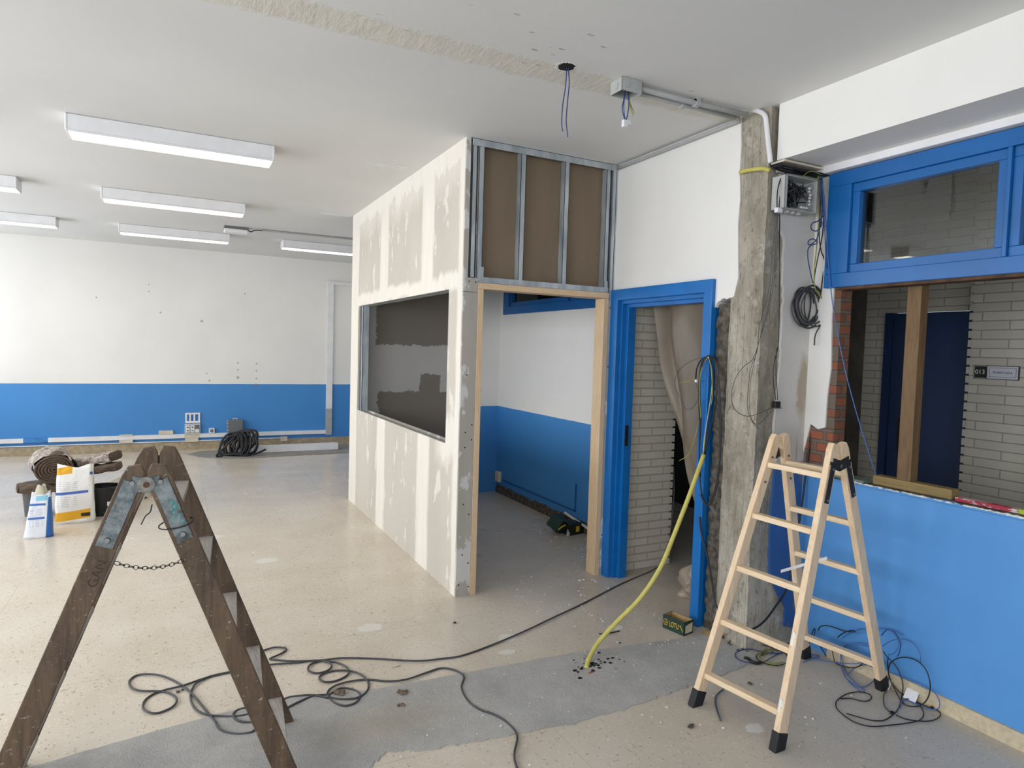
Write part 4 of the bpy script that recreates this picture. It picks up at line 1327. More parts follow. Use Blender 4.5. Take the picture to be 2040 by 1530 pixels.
for i in range(40):
    a, r = random.uniform(0, 6.28), abs(random.gauss(0, .10))
    mb.lump((1.96 + math.cos(a) * r * 1.3, 2.80 + math.sin(a) * r * .6, .004), random.uniform(.004, .014), (1, .8, .4))
tag(mb.build('rubble_crumbs', m_dark, origin='base'), 'black rubble crumbs around the foot of the yellow conduit', 'rubble', kind='stuff')
# bundle hooked over the door frame
hk = seg(1410, 711, 2.80)
t = thing('cable_bundle', 'black and yellow-green cables hung over the right blue door jamb', 'cable bundle', (2.80, 2.94, 0.75))
MB().cyl(seg(1411, 712, 2.826), seg(1411, 712, 2.79), .004).build('hook', m_steel, t)
def jc(pl, r, m, x=2.80, name='cable'):
    MB().tube([seg(px, py, x - (.012 * math.sin(i * .9))) for i, (px, py) in enumerate(pl)], r, 7, 5).build(name, m, t, smooth=True)
jc([(1411, 709), (1424, 714), (1429, 740), (1434, 790), (1436, 850), (1435, 900), (1431, 950), (1424, 985), (1415, 1005), (1406, 1004), (1398, 985), (1394, 950), (1393, 900), (1396, 840), (1394, 790), (1395, 745), (1402, 718), (1411, 709)], .0048, m_cable_k)
jc([(1411, 710), (1422, 716), (1427, 745), (1427, 790), (1421, 830), (1412, 870), (1404, 905)], .0048, m_cable_k)
jc([(1411, 710), (1426, 718), (1431, 750), (1432, 800), (1434, 860), (1432, 930), (1422, 985), (1413, 1000), (1402, 1000), (1396, 985)], .004, m_cable_k)
jc([(1410, 710), (1398, 722), (1393, 750), (1392, 800), (1394, 850), (1393, 900), (1395, 950)], .0042, m_cable_k)
jc([(1409, 711), (1396, 718), (1388, 735), (1386, 755)], .0045, m_cable_k)
jc([(1411, 712), (1400, 726), (1394, 760), (1394, 800), (1396, 830), (1392, 840), (1385, 870), (1372, 905), (1353, 918)], .0026, m_cable_y, name='earth_wire')
jc([(1412, 712), (1417, 735), (1419, 775), (1418, 800), (1410, 830), (1405, 870), (1402, 905)], .0026, m_cable_y, name='earth_wire')
jc([(1354, 763), (1365, 761), (1377, 758), (1387, 752)], .0024, m_cable_y, name='earth_wire')
jc([(1409, 710), (1380, 718), (1355, 735), (1344, 760), (1348, 780), (1360, 800), (1366, 815), (1380, 812), (1390, 795), (1390, 775), (1385, 762)], .0018, m_cable_g, name='thin_wire')
mb = MB(); c_ = seg(1387, 759, 2.79); mb.box(c_ - Vector((.006, .008, .008)), c_ + Vector((.006, .008, .008))); mb.build('connector', m_pvc, t, bevel=.002)
# thick black cable down the corner and round the pillar foot
kp = [at(1644, 348, 1, 2.545), at(1646, 420, 1, 2.545), at(1647, 500, 1, 2.54), at(1643, 600, 1, 2.54), at(1637, 680, 1, 2.54), at(1628, 760, 1, 2.55), at(1618, 850, 1, 2.55), at(1607, 930, 1, 2.55), at(1597, 1010, 1, 2.55), at(1589, 1060, 1, 2.55), at(1580, 1120, 1, 2.55), at(1566, 1175, 1, 2.55), at(1545, 1208, 1, 2.55), at(1520, 1240, 1, 2.54), at(1490, 1256, 1, 2.52), at(1462, 1250, 0, 2.80), at(1440, 1232, 0, 2.81), at(1425, 1200, 0, 2.82), at(1418, 1160, 0, 2.825), at(1412, 1120, 0, 2.82), at(1403, 1085, 0, 2.815), at(1397, 1060, 0, 2.815), at(1394, 1030, 0, 2.81)]
tag(MB().tube(kp, .0055, 8, 5).build('cable', m_cable_k, origin=kp[4], smooth=True), 'thick black cable hanging in the corner behind the pale ladder, looping past the pillar foot', 'cable')
# wires at the wall box
t = thing('junction_box', 'open grey junction box full of black wires high beside the pillar', 'junction box', at(1595, 390, 1, 2.56))
YB0, YB1 = 2.50, 2.586
tl, tr, bl, br_ = at(1566, 350, 1, YB0), at(1628, 358, 1, YB0), at(1560, 412, 1, YB0), at(1624, 420, 1, YB0)
xa, xb, za_, zb__ = tl.x - .005, tr.x + .005, bl.z - .005, tl.z + .01
mb = MB()
mb.box((xa, YB1 - .004, za_), (xb, YB1, zb__))
mb.box((xa, YB0, za_), (xa + .005, YB1, zb__)); mb.box((xb - .005, YB0, za_), (xb, YB1, zb__)); mb.box((xa, YB0, za_), (xb, YB1, za_ + .005)); mb.box((xa, YB0, zb__ - .005), (xb, YB1, zb__))
mb.box((xa, YB0, za_), (xa + .022, YB0 + .004, zb__))
mb.build('box', m_greyp, t, bevel=.002)
for k in range(4):
    MB().cyl((xa + .03 + k * .045, 2.545, za_), (xa + .03 + k * .045, 2.545, za_ - .012), .016, .013).build('gland', m_greyp, t)
for k in range(3):
    zz = za_ + .035 + k * .055
    ring = [(xb - .0055, 2.54 + math.cos(i / 14 * 6.283) * .018, zz + math.sin(i / 14 * 6.283) * .018) for i in range(14)]
    MB().tube(ring, .0016, 5, 1, closed=True).build('knockout_ring', m_greyd, t)
rnd = random.Random(3)
for k in range(26):
    pts = [(rnd.uniform(xa + .03, xb - .05), rnd.uniform(YB0 + .004, YB1 - .012), rnd.uniform(za_ + .02, zb__ - .015)) for _ in range(4)]
    MB().tube(pts, rnd.choice([.0022, .003, .0038]), 5, 4).build('wire', m_cable_k if k % 4 else m_cable_g, t)
for k in range(9):
    x, z = (xb - .05 + rnd.uniform(-.006, .006), zb__ - .05 - k * .017) if k < 6 else (xb - .11 + (k - 6) * .02, za_ + .022)
    MB().box((x - .0045, YB0 + .004, z - .005), (x + .0045, YB0 + .012, z + .005)).build('terminal', m_pvc, t)
# opened trunking above it
t = thing('open_trunking', 'opened white trunking stuffed with black cables above the wall junction box', 'trunking', (3.05, 2.55, 2.66))
MB().box((2.865, 2.50, 2.693), (3.23, 2.592, 2.703)).build('lid', m_cream, t)
MB().box((2.90, 2.575, 2.655), (3.23, 2.588, 2.693)).build('back', m_greyp, t)
for k in range(7):
    yy = 2.505 + k * .011
    MB().tube([(2.872, yy + .03, 2.70), (2.875, yy + .01, 2.678), (2.93, yy, 2.666 + (k % 3) * .006), (3.05, yy + .004, 2.668 + (k % 2) * .008), (3.15, yy, 2.672), (3.225, yy, 2.67)], .0046, 6, 5).build('cable', m_cable_k, t)
for pl in ([(1598, 352), (1615, 341), (1636, 348)], [(1600, 353), (1620, 356), (1638, 352)]):
    MB().tube([at(px, py, 1, 2.497) for px, py in pl], .0018, 5).build('wire', m_cable_y, t)
# black wires dropping left of the box with their white clamp, then thin wires down the pillar
t = thing('hanging_wires', 'thin dark wires with a white clamp hanging in arcs down the concrete pillar', 'wire', at(1550, 420, 1, 2.52))
Q = lambda pl, y, r, m, nm='wire': MB().tube([at(px, py, 1, y) for px, py in pl], r, 6, 5).build(nm, m, t, smooth=True)
Q([(1566, 344), (1556, 355), (1550, 375), (1548, 395), (1548, 414)], 2.53, .0032, m_cable_k)
Q([(1564, 345), (1560, 360), (1556, 380), (1553, 400), (1552, 414)], 2.53, .0032, m_cable_k)
Q([(1570, 344), (1564, 365), (1560, 385), (1556, 402), (1555, 414)], 2.53, .0026, m_cable_k)
c_ = at(1551, 419, 1, 2.53)
MB().box(c_ - Vector((.02, .012, .013)), c_ + Vector((.02, .012, .013))).build('clamp', m_pvc, t, bevel=.003)
Q([(1549, 424), (1543, 470), (1538, 520), (1534, 560), (1524, 610), (1513, 650), (1508, 700), (1497, 730), (1492, 760), (1489, 800), (1492, 825), (1502, 845), (1515, 856)], 2.54, .0017, m_cable_g)
Q([(1550, 424), (1546, 480), (1540, 550), (1528, 620), (1512, 680), (1500, 715), (1482, 730), (1466, 752), (1457, 785), (1461, 810), (1475, 825), (1495, 829), (1520, 820), (1541, 812)], 2.54, .0017, m_cable_g)
Q([(1551, 424), (1549, 480), (1542, 560), (1528, 630), (1512, 680), (1504, 715), (1495, 760), (1493, 800), (1496, 830), (1505, 845), (1520, 838), (1538, 818)], 2.54, .0015, m_cable_g)
Q([(1553, 424), (1552, 480), (1553, 560), (1552, 640), (1550, 690), (1543, 720), (1540, 750), (1543, 780), (1546, 797)], 2.56, .0022, m_cable_k)
Q([(1554, 424), (1553, 500), (1552, 600), (1551, 680), (1547, 700), (1546, 740), (1548, 775), (1549, 797)], 2.56, .0022, m_cable_k)
c_ = at(1547, 806, 1, 2.565)
mb = MB(); mb.box(c_ - Vector((.020, .012, .018)), c_ + Vector((.020, .018, .018)))
mb.build('switch_insert', m_black, t, bevel=.003)
MB().box(c_ + Vector((-.03, -.013, -.021)), c_ + Vector((.03, .018, -.016))).build('switch_bracket', m_steel, t)
# coil on the wall
t = thing('cable_coil', 'grey cable coiled and hung on the pale wall right of the pillar', 'cable coil', at(1614, 610, 1, 2.55))
cc = at(1612, 612, 1, 2.545)
rnd = random.Random(5)
for k in range(11):
    rx, rz = rnd.uniform(.066, .098), rnd.uniform(.095, .125)
    tlt = rnd.uniform(-.5, .5)
    ox, oz = rnd.uniform(-.022, .022), rnd.uniform(-.01, .014)
    y0 = 2.525 + .005 * k
    pts = []
    for i in range(16):
        a = i / 16 * 2 * math.pi
        X, Z = rx * math.cos(a), rz * math.sin(a)
        pts.append((cc.x + ox + X * math.cos(tlt) - Z * math.sin(tlt), y0 + .006 * math.sin(a * 2 + k), cc.z + oz + X * math.sin(tlt) + Z * math.cos(tlt)))
    MB().tube(pts, .0042, 7, 3, closed=True).build('cable_loop', m_cable_g if k % 3 else plain('grey_cable_dark', (50, 52, 54), .5), t, smooth=True)
MB().tube([at(1636, 650, 1, 2.52), at(1640, 640, 1, 2.52), at(1625, 665, 1, 2.52), at(1622, 688, 1, 2.52)], .004, 6).build('cable_end', m_cable_g, t)
# wires dropping from the trunking into the coil
t = thing('hanging_wires', 'twisted blue, black and green wires hanging from the trunking beside the blue window', 'wire', at(1636, 420, 1, 2.5))
Q([(1630, 350), (1632, 400), (1630, 450), (1626, 500), (1622, 540), (1624, 575), (1638, 595)], 2.52, .0034, m_cable_y, 'green_wire')
Q([(1632, 350), (1636, 400), (1640, 428), (1630, 440), (1618, 445), (1616, 456), (1627, 460), (1637, 448), (1636, 436)], 2.50, .0032, m_cable_b, 'blue_wire')
Q([(1633, 350), (1638, 410), (1634, 450), (1626, 478), (1612, 488), (1611, 480), (1620, 476), (1628, 484), (1612, 492), (1609, 510), (1614, 540), (1620, 565)], 2.51, .0030, m_cable_b, 'blue_wire')
Q([(1634, 350), (1634, 420), (1632, 470), (1636, 500), (1642, 520), (1638, 560), (1634, 590)], 2.52, .0032, m_cable_k, 'black_wire')
Q([(1636, 350), (1641, 420), (1638, 470), (1628, 520), (1622, 560), (1628, 590)], 2.53, .0032, m_cable_k, 'black_wire')
Q([(1637, 350), (1643, 400), (1648, 470), (1651, 510), (1655, 530), (1659, 538)], 2.49, .0022, m_cable_lb, 'blue_wire')
Q([(1637, 350), (1642, 430), (1644, 480), (1646, 520), (1654, 570), (1655, 640), (1655, 700), (1655, 780), (1653, 830), (1660, 874)], 2.47, .0028, m_cable_b, 'blue_wire')
bw = [at(1638, 352, 1, 2.50), at(1645, 440, 1, 2.48), at(1650, 520, 1, 2.46), at(1658, 600, 0, 3.20), at(1668, 660, 0, 3.21), at(1682, 730, 0, 3.22), at(1700, 800, 0, 3.24), at(1722, 875, 0, 3.27), at(1746, 948, 0, 3.295)]
MB().tube(bw, .0028, 6, 6).build('blue_wire', m_cable_lb, t, smooth=True)
# loose wires on the floor in the right corner
def zo(l, ox=1600, oy=1180, s=4.370):
    return [(ox + a / s, oy + b / s) for a, b in l]
def wires(t, pl, r, m, nm='wire'):
    MB().tube([fl(px, py, r + .002 + .003 * abs(math.sin(i))) for i, (px, py) in enumerate(pl)], r, 6, 5).build(nm, m, t, smooth=True)
t = thing('loose_wires', 'tangle of black wire loops on the floor around the right foot of the pale ladder', 'wire', fl(1800, 1400))
wires(t, zo([(540, 870), (460, 868), (380, 885), (320, 920), (285, 960), (300, 1020), (380, 1090), (470, 1140), (600, 1168), (740, 1158), (900, 1140), (1010, 1115), (1050, 1060), (1020, 990), (960, 945), (900, 928), (865, 945), (890, 980), (960, 995), (1030, 980), (1080, 930), (1105, 850), (1100, 760), (1060, 660), (980, 590), (880, 565), (790, 590), (745, 650), (750, 740), (800, 830), (870, 890), (960, 940), (1050, 985), (1120, 1010), (1185, 1040), (1190, 1080), (1130, 1115), (1030, 1122), (900, 1105), (810, 1070)]), .0028, m_cable_k)
wires(t, zo([(320, 925), (420, 925), (500, 945), (560, 945), (595, 920), (580, 890), (530, 872)]), .0028, m_cable_k)
wires(t, zo([(380, 1055), (480, 1085), (600, 1115), (700, 1115), (770, 1075), (830, 1010), (860, 900), (868, 800), (840, 700), (790, 620), (730, 560), (700, 515)]), .0028, m_cable_k)
wires(t, zo([(745, 745), (725, 850), (700, 900), (705, 980), (740, 1030), (775, 1050)]), .0026, m_cable_g)
wires(t, zo([(740, 560), (735, 650), (760, 760), (800, 850), (850, 940)]), .0026, m_cable_k)
tape_owner = t
t = thing('loose_wires', 'black wire ends arching over the rear rung of the pale ladder', 'wire', fl(1650, 1290))
wires(t, zo([(30, 400), (70, 375), (90, 325), (105, 322), (85, 400), (40, 455)]), .0028, m_cable_k)
wires(t, zo([(130, 330), (150, 300), (200, 288), (280, 310), (350, 335), (430, 345), (455, 340), (430, 332), (370, 345), (320, 375), (300, 395)]), .0028, m_cable_k)
wires(t, zo([(130, 415), (155, 480), (180, 520), (200, 560)]), .0034, m_cable_k)
wires(t, zo([(265, 460), (258, 520), (275, 600), (320, 635), (400, 655), (470, 650), (530, 610), (560, 580)]), .0028, m_cable_k)
t = thing('loose_wires', 'pale blue wire loops rising against the blue low wall behind the ladder', 'wire', fl(1730, 1350))
wires(t, zo([(500, 860), (430, 810), (370, 740), (335, 660), (325, 580), (335, 510), (370, 460), (430, 440), (520, 440), (600, 450)]), .0024, m_cable_lb)
wires(t, zo([(540, 860), (460, 790), (390, 720), (350, 640), (335, 560), (345, 500), (400, 465), (500, 455), (590, 475)]), .0024, m_cable_lb)
wires(t, zo([(0, 610), (70, 580), (140, 555), (80, 540), (20, 535)]), .0024, m_cable_lb)
wires(t, zo([(60, 570), (160, 590), (280, 610), (380, 620), (470, 620), (540, 600)]), .0024, m_cable_lb)
wires(t, zo([(480, 320), (560, 318), (650, 312), (720, 320), (790, 360), (830, 420), (830, 480), (790, 530), (740, 545)]), .0024, m_cable_lb)
wires(t, zo([(340, 400), (430, 340), (520, 322), (640, 310), (760, 320), (870, 375)]), .0022, m_cable_lb)
wires(t, zo([(690, 470), (760, 425), (850, 405), (930, 425), (990, 480), (1020, 550), (1020, 610)]), .0024, m_cable_lb)
wires(t, zo([(680, 375), (740, 320), (800, 350), (845, 430), (845, 500), (820, 560)]), .0024, m_cable_b)
wires(t, zo([(385, 720), (450, 660), (540, 630), (600, 645), (635, 690), (625, 750), (580, 800), (520, 825), (450, 810), (400, 770)]), .0024, m_cable_lb)
wires(t, zo([(470, 545), (510, 590), (580, 640), (680, 670)]), .0026, m_cable_b)
wires(t, zo([(740, 690), (850, 735), (960, 775), (1060, 820), (1140, 870), (1185, 940), (1185, 1000), (1150, 1020), (1070, 1010), (960, 960), (890, 935), (850, 960), (850, 1010)]), .0024, m_cable_lb)
for q in zo([(770, 1045), (1120, 1005)]):
    MB().lump(fl(q[0], q[1], .008), .011, (1.3, 1, .7)).build('tape_knot', m_black, tape_owner)
# wires at the pillar foot
t = thing('loose_wires', 'blue and black wires lying at the foot of the concrete pillar', 'wire', fl(1510, 1310))
w7 = lambda l: [(1280 + a / 5.368, 1200 + b / 5.368) for a, b in l]
wires(t, w7([(1560, 520), (1460, 545), (1340, 540), (1240, 520), (1160, 502), (1080, 505), (1010, 530), (990, 560), (1010, 600), (1080, 635), (1180, 650), (1290, 640), (1380, 590), (1480, 540), (1560, 530)]), .0026, m_cable_b)
wires(t, w7([(1280, 455), (1360, 475), (1440, 500), (1520, 540), (1560, 590)]), .0026, m_cable_k)
wires(t, w7([(1090, 590), (1130, 600), (1170, 635), (1220, 650), (1275, 640)]), .008, m_black, 'tape_strip')
t = thing('loose_wires', 'yellow-green wire curled on the floor between the pale ladder legs', 'wire', fl(1540, 1320))
wires(t, w7([(1330, 500), (1270, 530), (1245, 570), (1270, 620), (1350, 655), (1450, 672), (1520, 655), (1545, 620)]), .0026, m_cable_y)
wires(t, w7([(1420, 490), (1330, 515), (1265, 550), (1250, 590), (1310, 635), (1400, 655), (1500, 640)]), .0026, m_cable_y)
wires(t, w7([(1310, 530), (1240, 550), (1215, 585), (1250, 625), (1350, 665), (1460, 675), (1530, 650)]), .0026, m_cable_k)
cable('wire_offcut', w7([(865, 932), (820, 965), (785, 1010), (780, 1080), (800, 1160), (835, 1262)]), .0042, plain('slate_wire', (78, 92, 100), .5), 'short bent slate-grey wire offcut on the floor in front of the pale ladder', 'wire')
cable('wire_offcut', [(1193, 1262), (1205, 1263), (1220, 1260), (1234, 1257)], .0035, m_cable_k, 'short black wire offcut under the yellow conduit', 'wire')
for (px, py, lab) in [(1812, 1345, 'white paper tag under wires just right of the ladder foot'), (1760, 1322, 'white paper tag under wires behind the ladder foot')]:
    p = fl(px, py + 12, .002)
    tag(MB().prism([(p.x - .02, p.y - .045, .004), (p.x + .03, p.y - .035, .05), (p.x + .03, p.y + .025, .05), (p.x - .02, p.y + .015, .004)], (.001, 0, .002)).build('paper_tag', m_pvc, origin='base'), lab, 'paper')

# ================================================================== FLOOR OBJECTS NEAR THE BOOTH
def oriented(t_, a, ang):
    pass
# open green box by the door frame
A_, B_, C_ = at(1320, 1250, 2, 0), at(1362, 1268, 2, 0), at(1382, 1257, 2, 0)
t = thing('cardboard_box', 'small open dark green box with yellow lettering at the door frame foot', 'box', (A_ + C_) / 2)
e1 = (B_ - A_); e2 = (C_ - B_)
e2 = e2 - e1.normalized() * e2.dot(e1.normalized())
e2 = e2.normalized() * .088
h = Vector((0, 0, .082))
n1 = e2.normalized()
n0 = e1.normalized()
th = .0022
mb = MB()
mb.prism([A_, B_, B_ + n1 * th, A_ + n1 * th], h)
mb.prism([B_, B_ + e2, B_ + e2 - n0 * th, B_ - n0 * th], h)
mb.prism([A_, A_ + e2, A_ + e2 + n0 * th, A_ + n0 * th], h)
mb.prism([A_ + e2, B_ + e2, B_ + e2 - n1 * th, A_ + e2 - n1 * th], h)
mb.build('sides', m_green, t)
mb = MB(); mb.prism([A_, B_, B_ + e2, A_ + e2], (0, 0, .002))
i0 = A_ + n0 * th + n1 * th; i1 = B_ - n0 * th + n1 * th; i2 = B_ + e2 - n0 * th - n1 * th; i3 = A_ + e2 + n0 * th - n1 * th
for (p, q, w) in [(i2, i3, -n1), (i0, i3, n0), (i1, i2, -n0)]:
    mb.prism([p + w * .0004, q + w * .0004, q + w * .0012, p + w * .0012], Vector((0, 0, .0815)))
mb.build('inside', m_card, t)
oo = (A_ + B_) / 2 - n1 * .0005
text_obj('lettering', 'LOTU', .046, m_yel, t, A_ + n0 * (e1.length * .53) - n1 * .0006 + Vector((0, 0, .040)), n0, (0, 0, 1), sx=.58, depth=.0005)
mb = MB()
cR = A_ + n0 * .022 - n1 * .001 + Vector((0, 0, .043))
mb.tube([cR + n0 * math.cos(a / 16 * 6.283) * .015 + Vector((0, 0, math.sin(a / 16 * 6.283) * .019)) for a in range(16)], .0013, 5, 1, closed=True)
mb.tube([cR + n0 * .002 + Vector((0, 0, -.019)), cR + n0 * .002 + Vector((0, 0, .012)), cR - n0 * .010 + Vector((0, 0, -.002)), cR + n0 * .010 + Vector((0, 0, -.002))], .0015, 5, 1)
mb.build('round_emblem', m_yel, t)
p = A_ + n0 * (e1.length - .026) - n1 * .001
mb = MB(); mb.tube([p + Vector((0, 0, .052)), p + n0 * .020 + Vector((0, 0, .022))], .002, 5, 1); mb.tube([p - n0 * .006 + Vector((0, 0, .050)), p + n0 * .006 + Vector((0, 0, .056))], .002, 5, 1)
mb.build('screw_picture', m_yel, t)
p = B_ + n0 * .0006
MB().prism([p + n1 * .012 + Vector((0, 0, .012)), p + n1 * .080 + Vector((0, 0, .012)), p + n1 * .080 + Vector((0, 0, .068)), p + n1 * .012 + Vector((0, 0, .058))], n0 * .0006).build('label', m_paper, t)
tag(MB().prism([(2.80, 2.90, .002), (2.86, 2.80, .03), (2.86, 2.73, .045), (2.79, 2.80, .004)], (0, 0, .002)).build('cardboard_flap', m_card, origin='base'), 'loose brown cardboard flap between the green box and the pillar', 'cardboard')
# boxes inside the booth
def tilted_box(name, lab, c, size, rot, mat, cat='box', grp=None):
    t = thing(name, lab, cat, c, grp)
    t.rotation_euler = rot
    o = bpy.data.objects.new('body', MB().box((-size[0] / 2, -size[1] / 2, 0), (size[0] / 2, size[1] / 2, size[2])).build('tmp', mat, bevel=.002).data)
    tmp = bpy.data.objects.get('tmp'); bpy.data.objects.remove(tmp)
    COL.objects.link(o); o.parent = t
    return t
def child_local(name, mb, mat, t):
    o = mb.build(name, mat); o.parent = t
    return o
t = tilted_box('cardboard_box', 'dark green box with a yellow swoosh tipped over on the booth floor', (3.09, 5.07, .03), (.20, .12, .12), (.5, .35, .55), m_green)
mb = MB()
mb.tube([(-.08, -.062, .03), (-.05, -.062, .07), (0, -.062, .095), (.05, -.062, .085), (.08, -.062, .05)], .008, 6, 4)
child_local('yellow_swoosh', mb, m_yel, t)
t = tilted_box('cardboard_box', 'dark box with a small yellow label at the foot of the booth inner wall', (3.23, 5.00, .0), (.17, .12, .10), (0, 0, .15), m_green2)
child_local('label', MB().box((-.01, -.0612, .025), (.03, -.0602, .075)), m_yel, t)
tag(MB().prism([(3.12, 4.93, .004), (3.145, 4.915, .004), (3.19, 4.955, .085), (3.165, 4.97, .085)], (.004, .006, 0)).build('grey_card', m_greyp, origin='base'), 'small grey strip leaning between the two dark boxes in the booth', 'card')
a, b = at(1124, 1020, 0, 3.325), at(1176, 1056, 0, 3.26)
mb = MB(); mb.beam(at(1125, 1021, 0, 3.30), at(1185, 1062, 0, 3.30), (0, 0, 1), (1, 0, 0), .022, .012)
tag(mb.build('skirting_strip', m_pvc, origin='base', bevel=.002), 'loose white strip leaning along the foot of the booth inner wall', 'strip')
# plastic film in the doorway
def film(u, v):
    ly = 3.80 - .80 * (.02 + .46 * v ** 1.1 + .34 * v ** 3) + .012 * math.sin(v * 9)
    y = ly + (2.99 - ly) * u
    x = 3.03 + .05 * math.sin(u * 7.5 + v * 2.6 + .6) + .022 * math.sin(u * 15 - v * 5) * (1 - .5 * v) + .10 * v * (1 - u) + .012 * math.sin(v * 13 + u * 9)
    x += .05 * math.exp(-((u - .12) / .06) ** 2)
    z = 2.04 - v * 1.62 + .02 * math.sin(u * 9)
    return (x, y, z)
mb = MB().grid(film, 70, 60)
tag(mb.build('plastic_sheet', m_film, origin=(3.05, 3.3, 1.2), smooth=True), 'dusty translucent plastic sheet hanging in folds inside the blue door frame', 'plastic sheet')
def crumple(u, v):
    a = u * 2 * math.pi
    r = .17 * math.sin(math.pi * (v * .5 + .08)) 
    k = 1 + .22 * math.sin(a * 5 + v * 7) + .14 * math.sin(a * 9 - v * 11)
    return (3.23 + math.cos(a) * r * k * .8, 3.30 + math.sin(a) * r * k * 1.1, max(.003, .25 * (1 - v) * (1 + .15 * math.sin(a * 4)) ))
mb = MB().grid(crumple, 60, 16)
m_film2 = film_mat('crumpled_film', (176, 160, 140), .7)
tag(mb.build('plastic_heap', m_film2, origin='base', smooth=True), 'crumpled plastic heap on the floor inside the blue door frame', 'plastic sheet')
# far wall floor: grey sheet, coil, trunking length
sh = [(.15, 10.55), (.30, 10.25), (.57, 10.0), (.80, 9.95), (1.3, 9.99), (1.9, 10.02), (2.4, 10.05), (3.30, 10.1), (3.30, 10.9), (.9, 10.9), (.3, 10.75)]
tag(MB().prism([(x, y, .001) for x, y in sh], (0, 0, .007)).build('floor_sheet', plain('grey_cardboard_sheet', (152, 147, 140), .85, var=.1, nsc=4), origin='base'), 'grey protective sheet on the floor along the far wall under the coil', 'sheet')
tag(MB().box((1.02, 10.36, .012), (2.28, 10.46, .112)).build('trunking_length', m_pvc, origin='base'), 'loose white trunking length lying on the grey sheet beside the black coil', 'trunking')
bpy.data.objects['trunking_length'].rotation_euler = (0, 0, .015)
t = thing('tube_coil', 'black corrugated tube coil heaped on the grey sheet at the far wall', 'tube coil', (.85, 10.35, .01))
rnd = random.Random(11)
for k in range(17):
    f = k / 16
    R = .215 + .02 * rnd.uniform(-1, 1)
    cxx, cyy, czz = .70 + f * .26, 10.30 + rnd.uniform(-.03, .05), .13 + f * .06 + .02 * rnd.uniform(-1, 1)
    nrm = Vector((-.62 + rnd.uniform(-.12, .12), -.55 + rnd.uniform(-.1, .1), .55 - f * .25 + rnd.uniform(-.08, .08))).normalized()
    a1 = nrm.orthogonal().normalized(); a2 = nrm.cross(a1)
    sq = .72
    pts = []
    for i in range(14):
        a = i / 14 * 6.283
        p = Vector((cxx, cyy, czz)) + a1 * math.cos(a) * R + a2 * math.sin(a) * R * sq
        p.z = max(.028, p.z)
        pts.append(p)
    MB().tube(pts, .014, 8, 3, closed=True).build('tube_loop', m_black, t, smooth=True)
MB().tube([(.60, 10.1, .03), (.52, 10.12, .03), (.62, 10.05, .16), (.80, 10.08, .34), (.95, 10.1, .30)], .014, 8).build('tube_end', m_black, t, smooth=True)
MB().tube([(.75, 10.1, .05), (.9, 10.05, .03), (1.05, 10.08, .05), (1.18, 10.15, .09)], .014, 8).build('tube_end', m_black, t, smooth=True)
# ================================================================== BAGS, WOOL, BUCKETS
def bag(c, w, d, h, mat, name='bag', topw=.9, lean=0.0, seedv=1, rot=0.0, pinch=.35, parent=None):
    rnd = random.Random(seedv)
    mb = MB()
    nu, nv = 32, 18
    ph = [rnd.uniform(0, 6.28) for _ in range(8)]
    cr, sr = math.cos(rot), math.sin(rot)
    rows = []
    for j in range(nv + 1):
        v = j / nv
        tw = w / 2 * (1 + (topw - 1) * v)
        td = d / 2 * (1 - (1 - pinch) * max(0, (v - .35) / .65) ** 1.3)
        row = []
        for i in range(nu):
            a = 2 * math.pi * i / nu
            ca, sa = math.cos(a), math.sin(a)
            sx = math.copysign(abs(ca) ** .45, ca)
            sy = math.copysign(abs(sa) ** .45, sa)
            wr = 1 + .025 * math.sin(5 * a + ph[0] + v * 6) + .02 * math.sin(9 * a + ph[1] - v * 11)
            x = sx * tw * wr
            y = sy * td * wr * (1 - .06 * math.cos(v * 3.1))
            z = v * h * (1 + .035 * math.sin(a * 2 + ph[2]) * v + .02 * math.sin(a * 7 + ph[3]) * v)
            x += lean * v * h
            row.append(mb.bm.verts.new((x * cr - y * sr, x * sr + y * cr, max(.0, z))))
        rows.append(row)
    for j in range(nv):
        for i in range(nu):
            mb.bm.faces.new((rows[j][i], rows[j][(i + 1) % nu], rows[j + 1][(i + 1) % nu], rows[j + 1][i]))
    mb.bm.faces.new(rows[0][::-1])
    top_ = mb.bm.verts.new((lean * h, 0, h * .96))
    for i in range(nu):
        mb.bm.faces.new((rows[nv][i], rows[nv][(i + 1) % nu], top_))
    o = mb.build(name, mat, smooth=True)
    return o
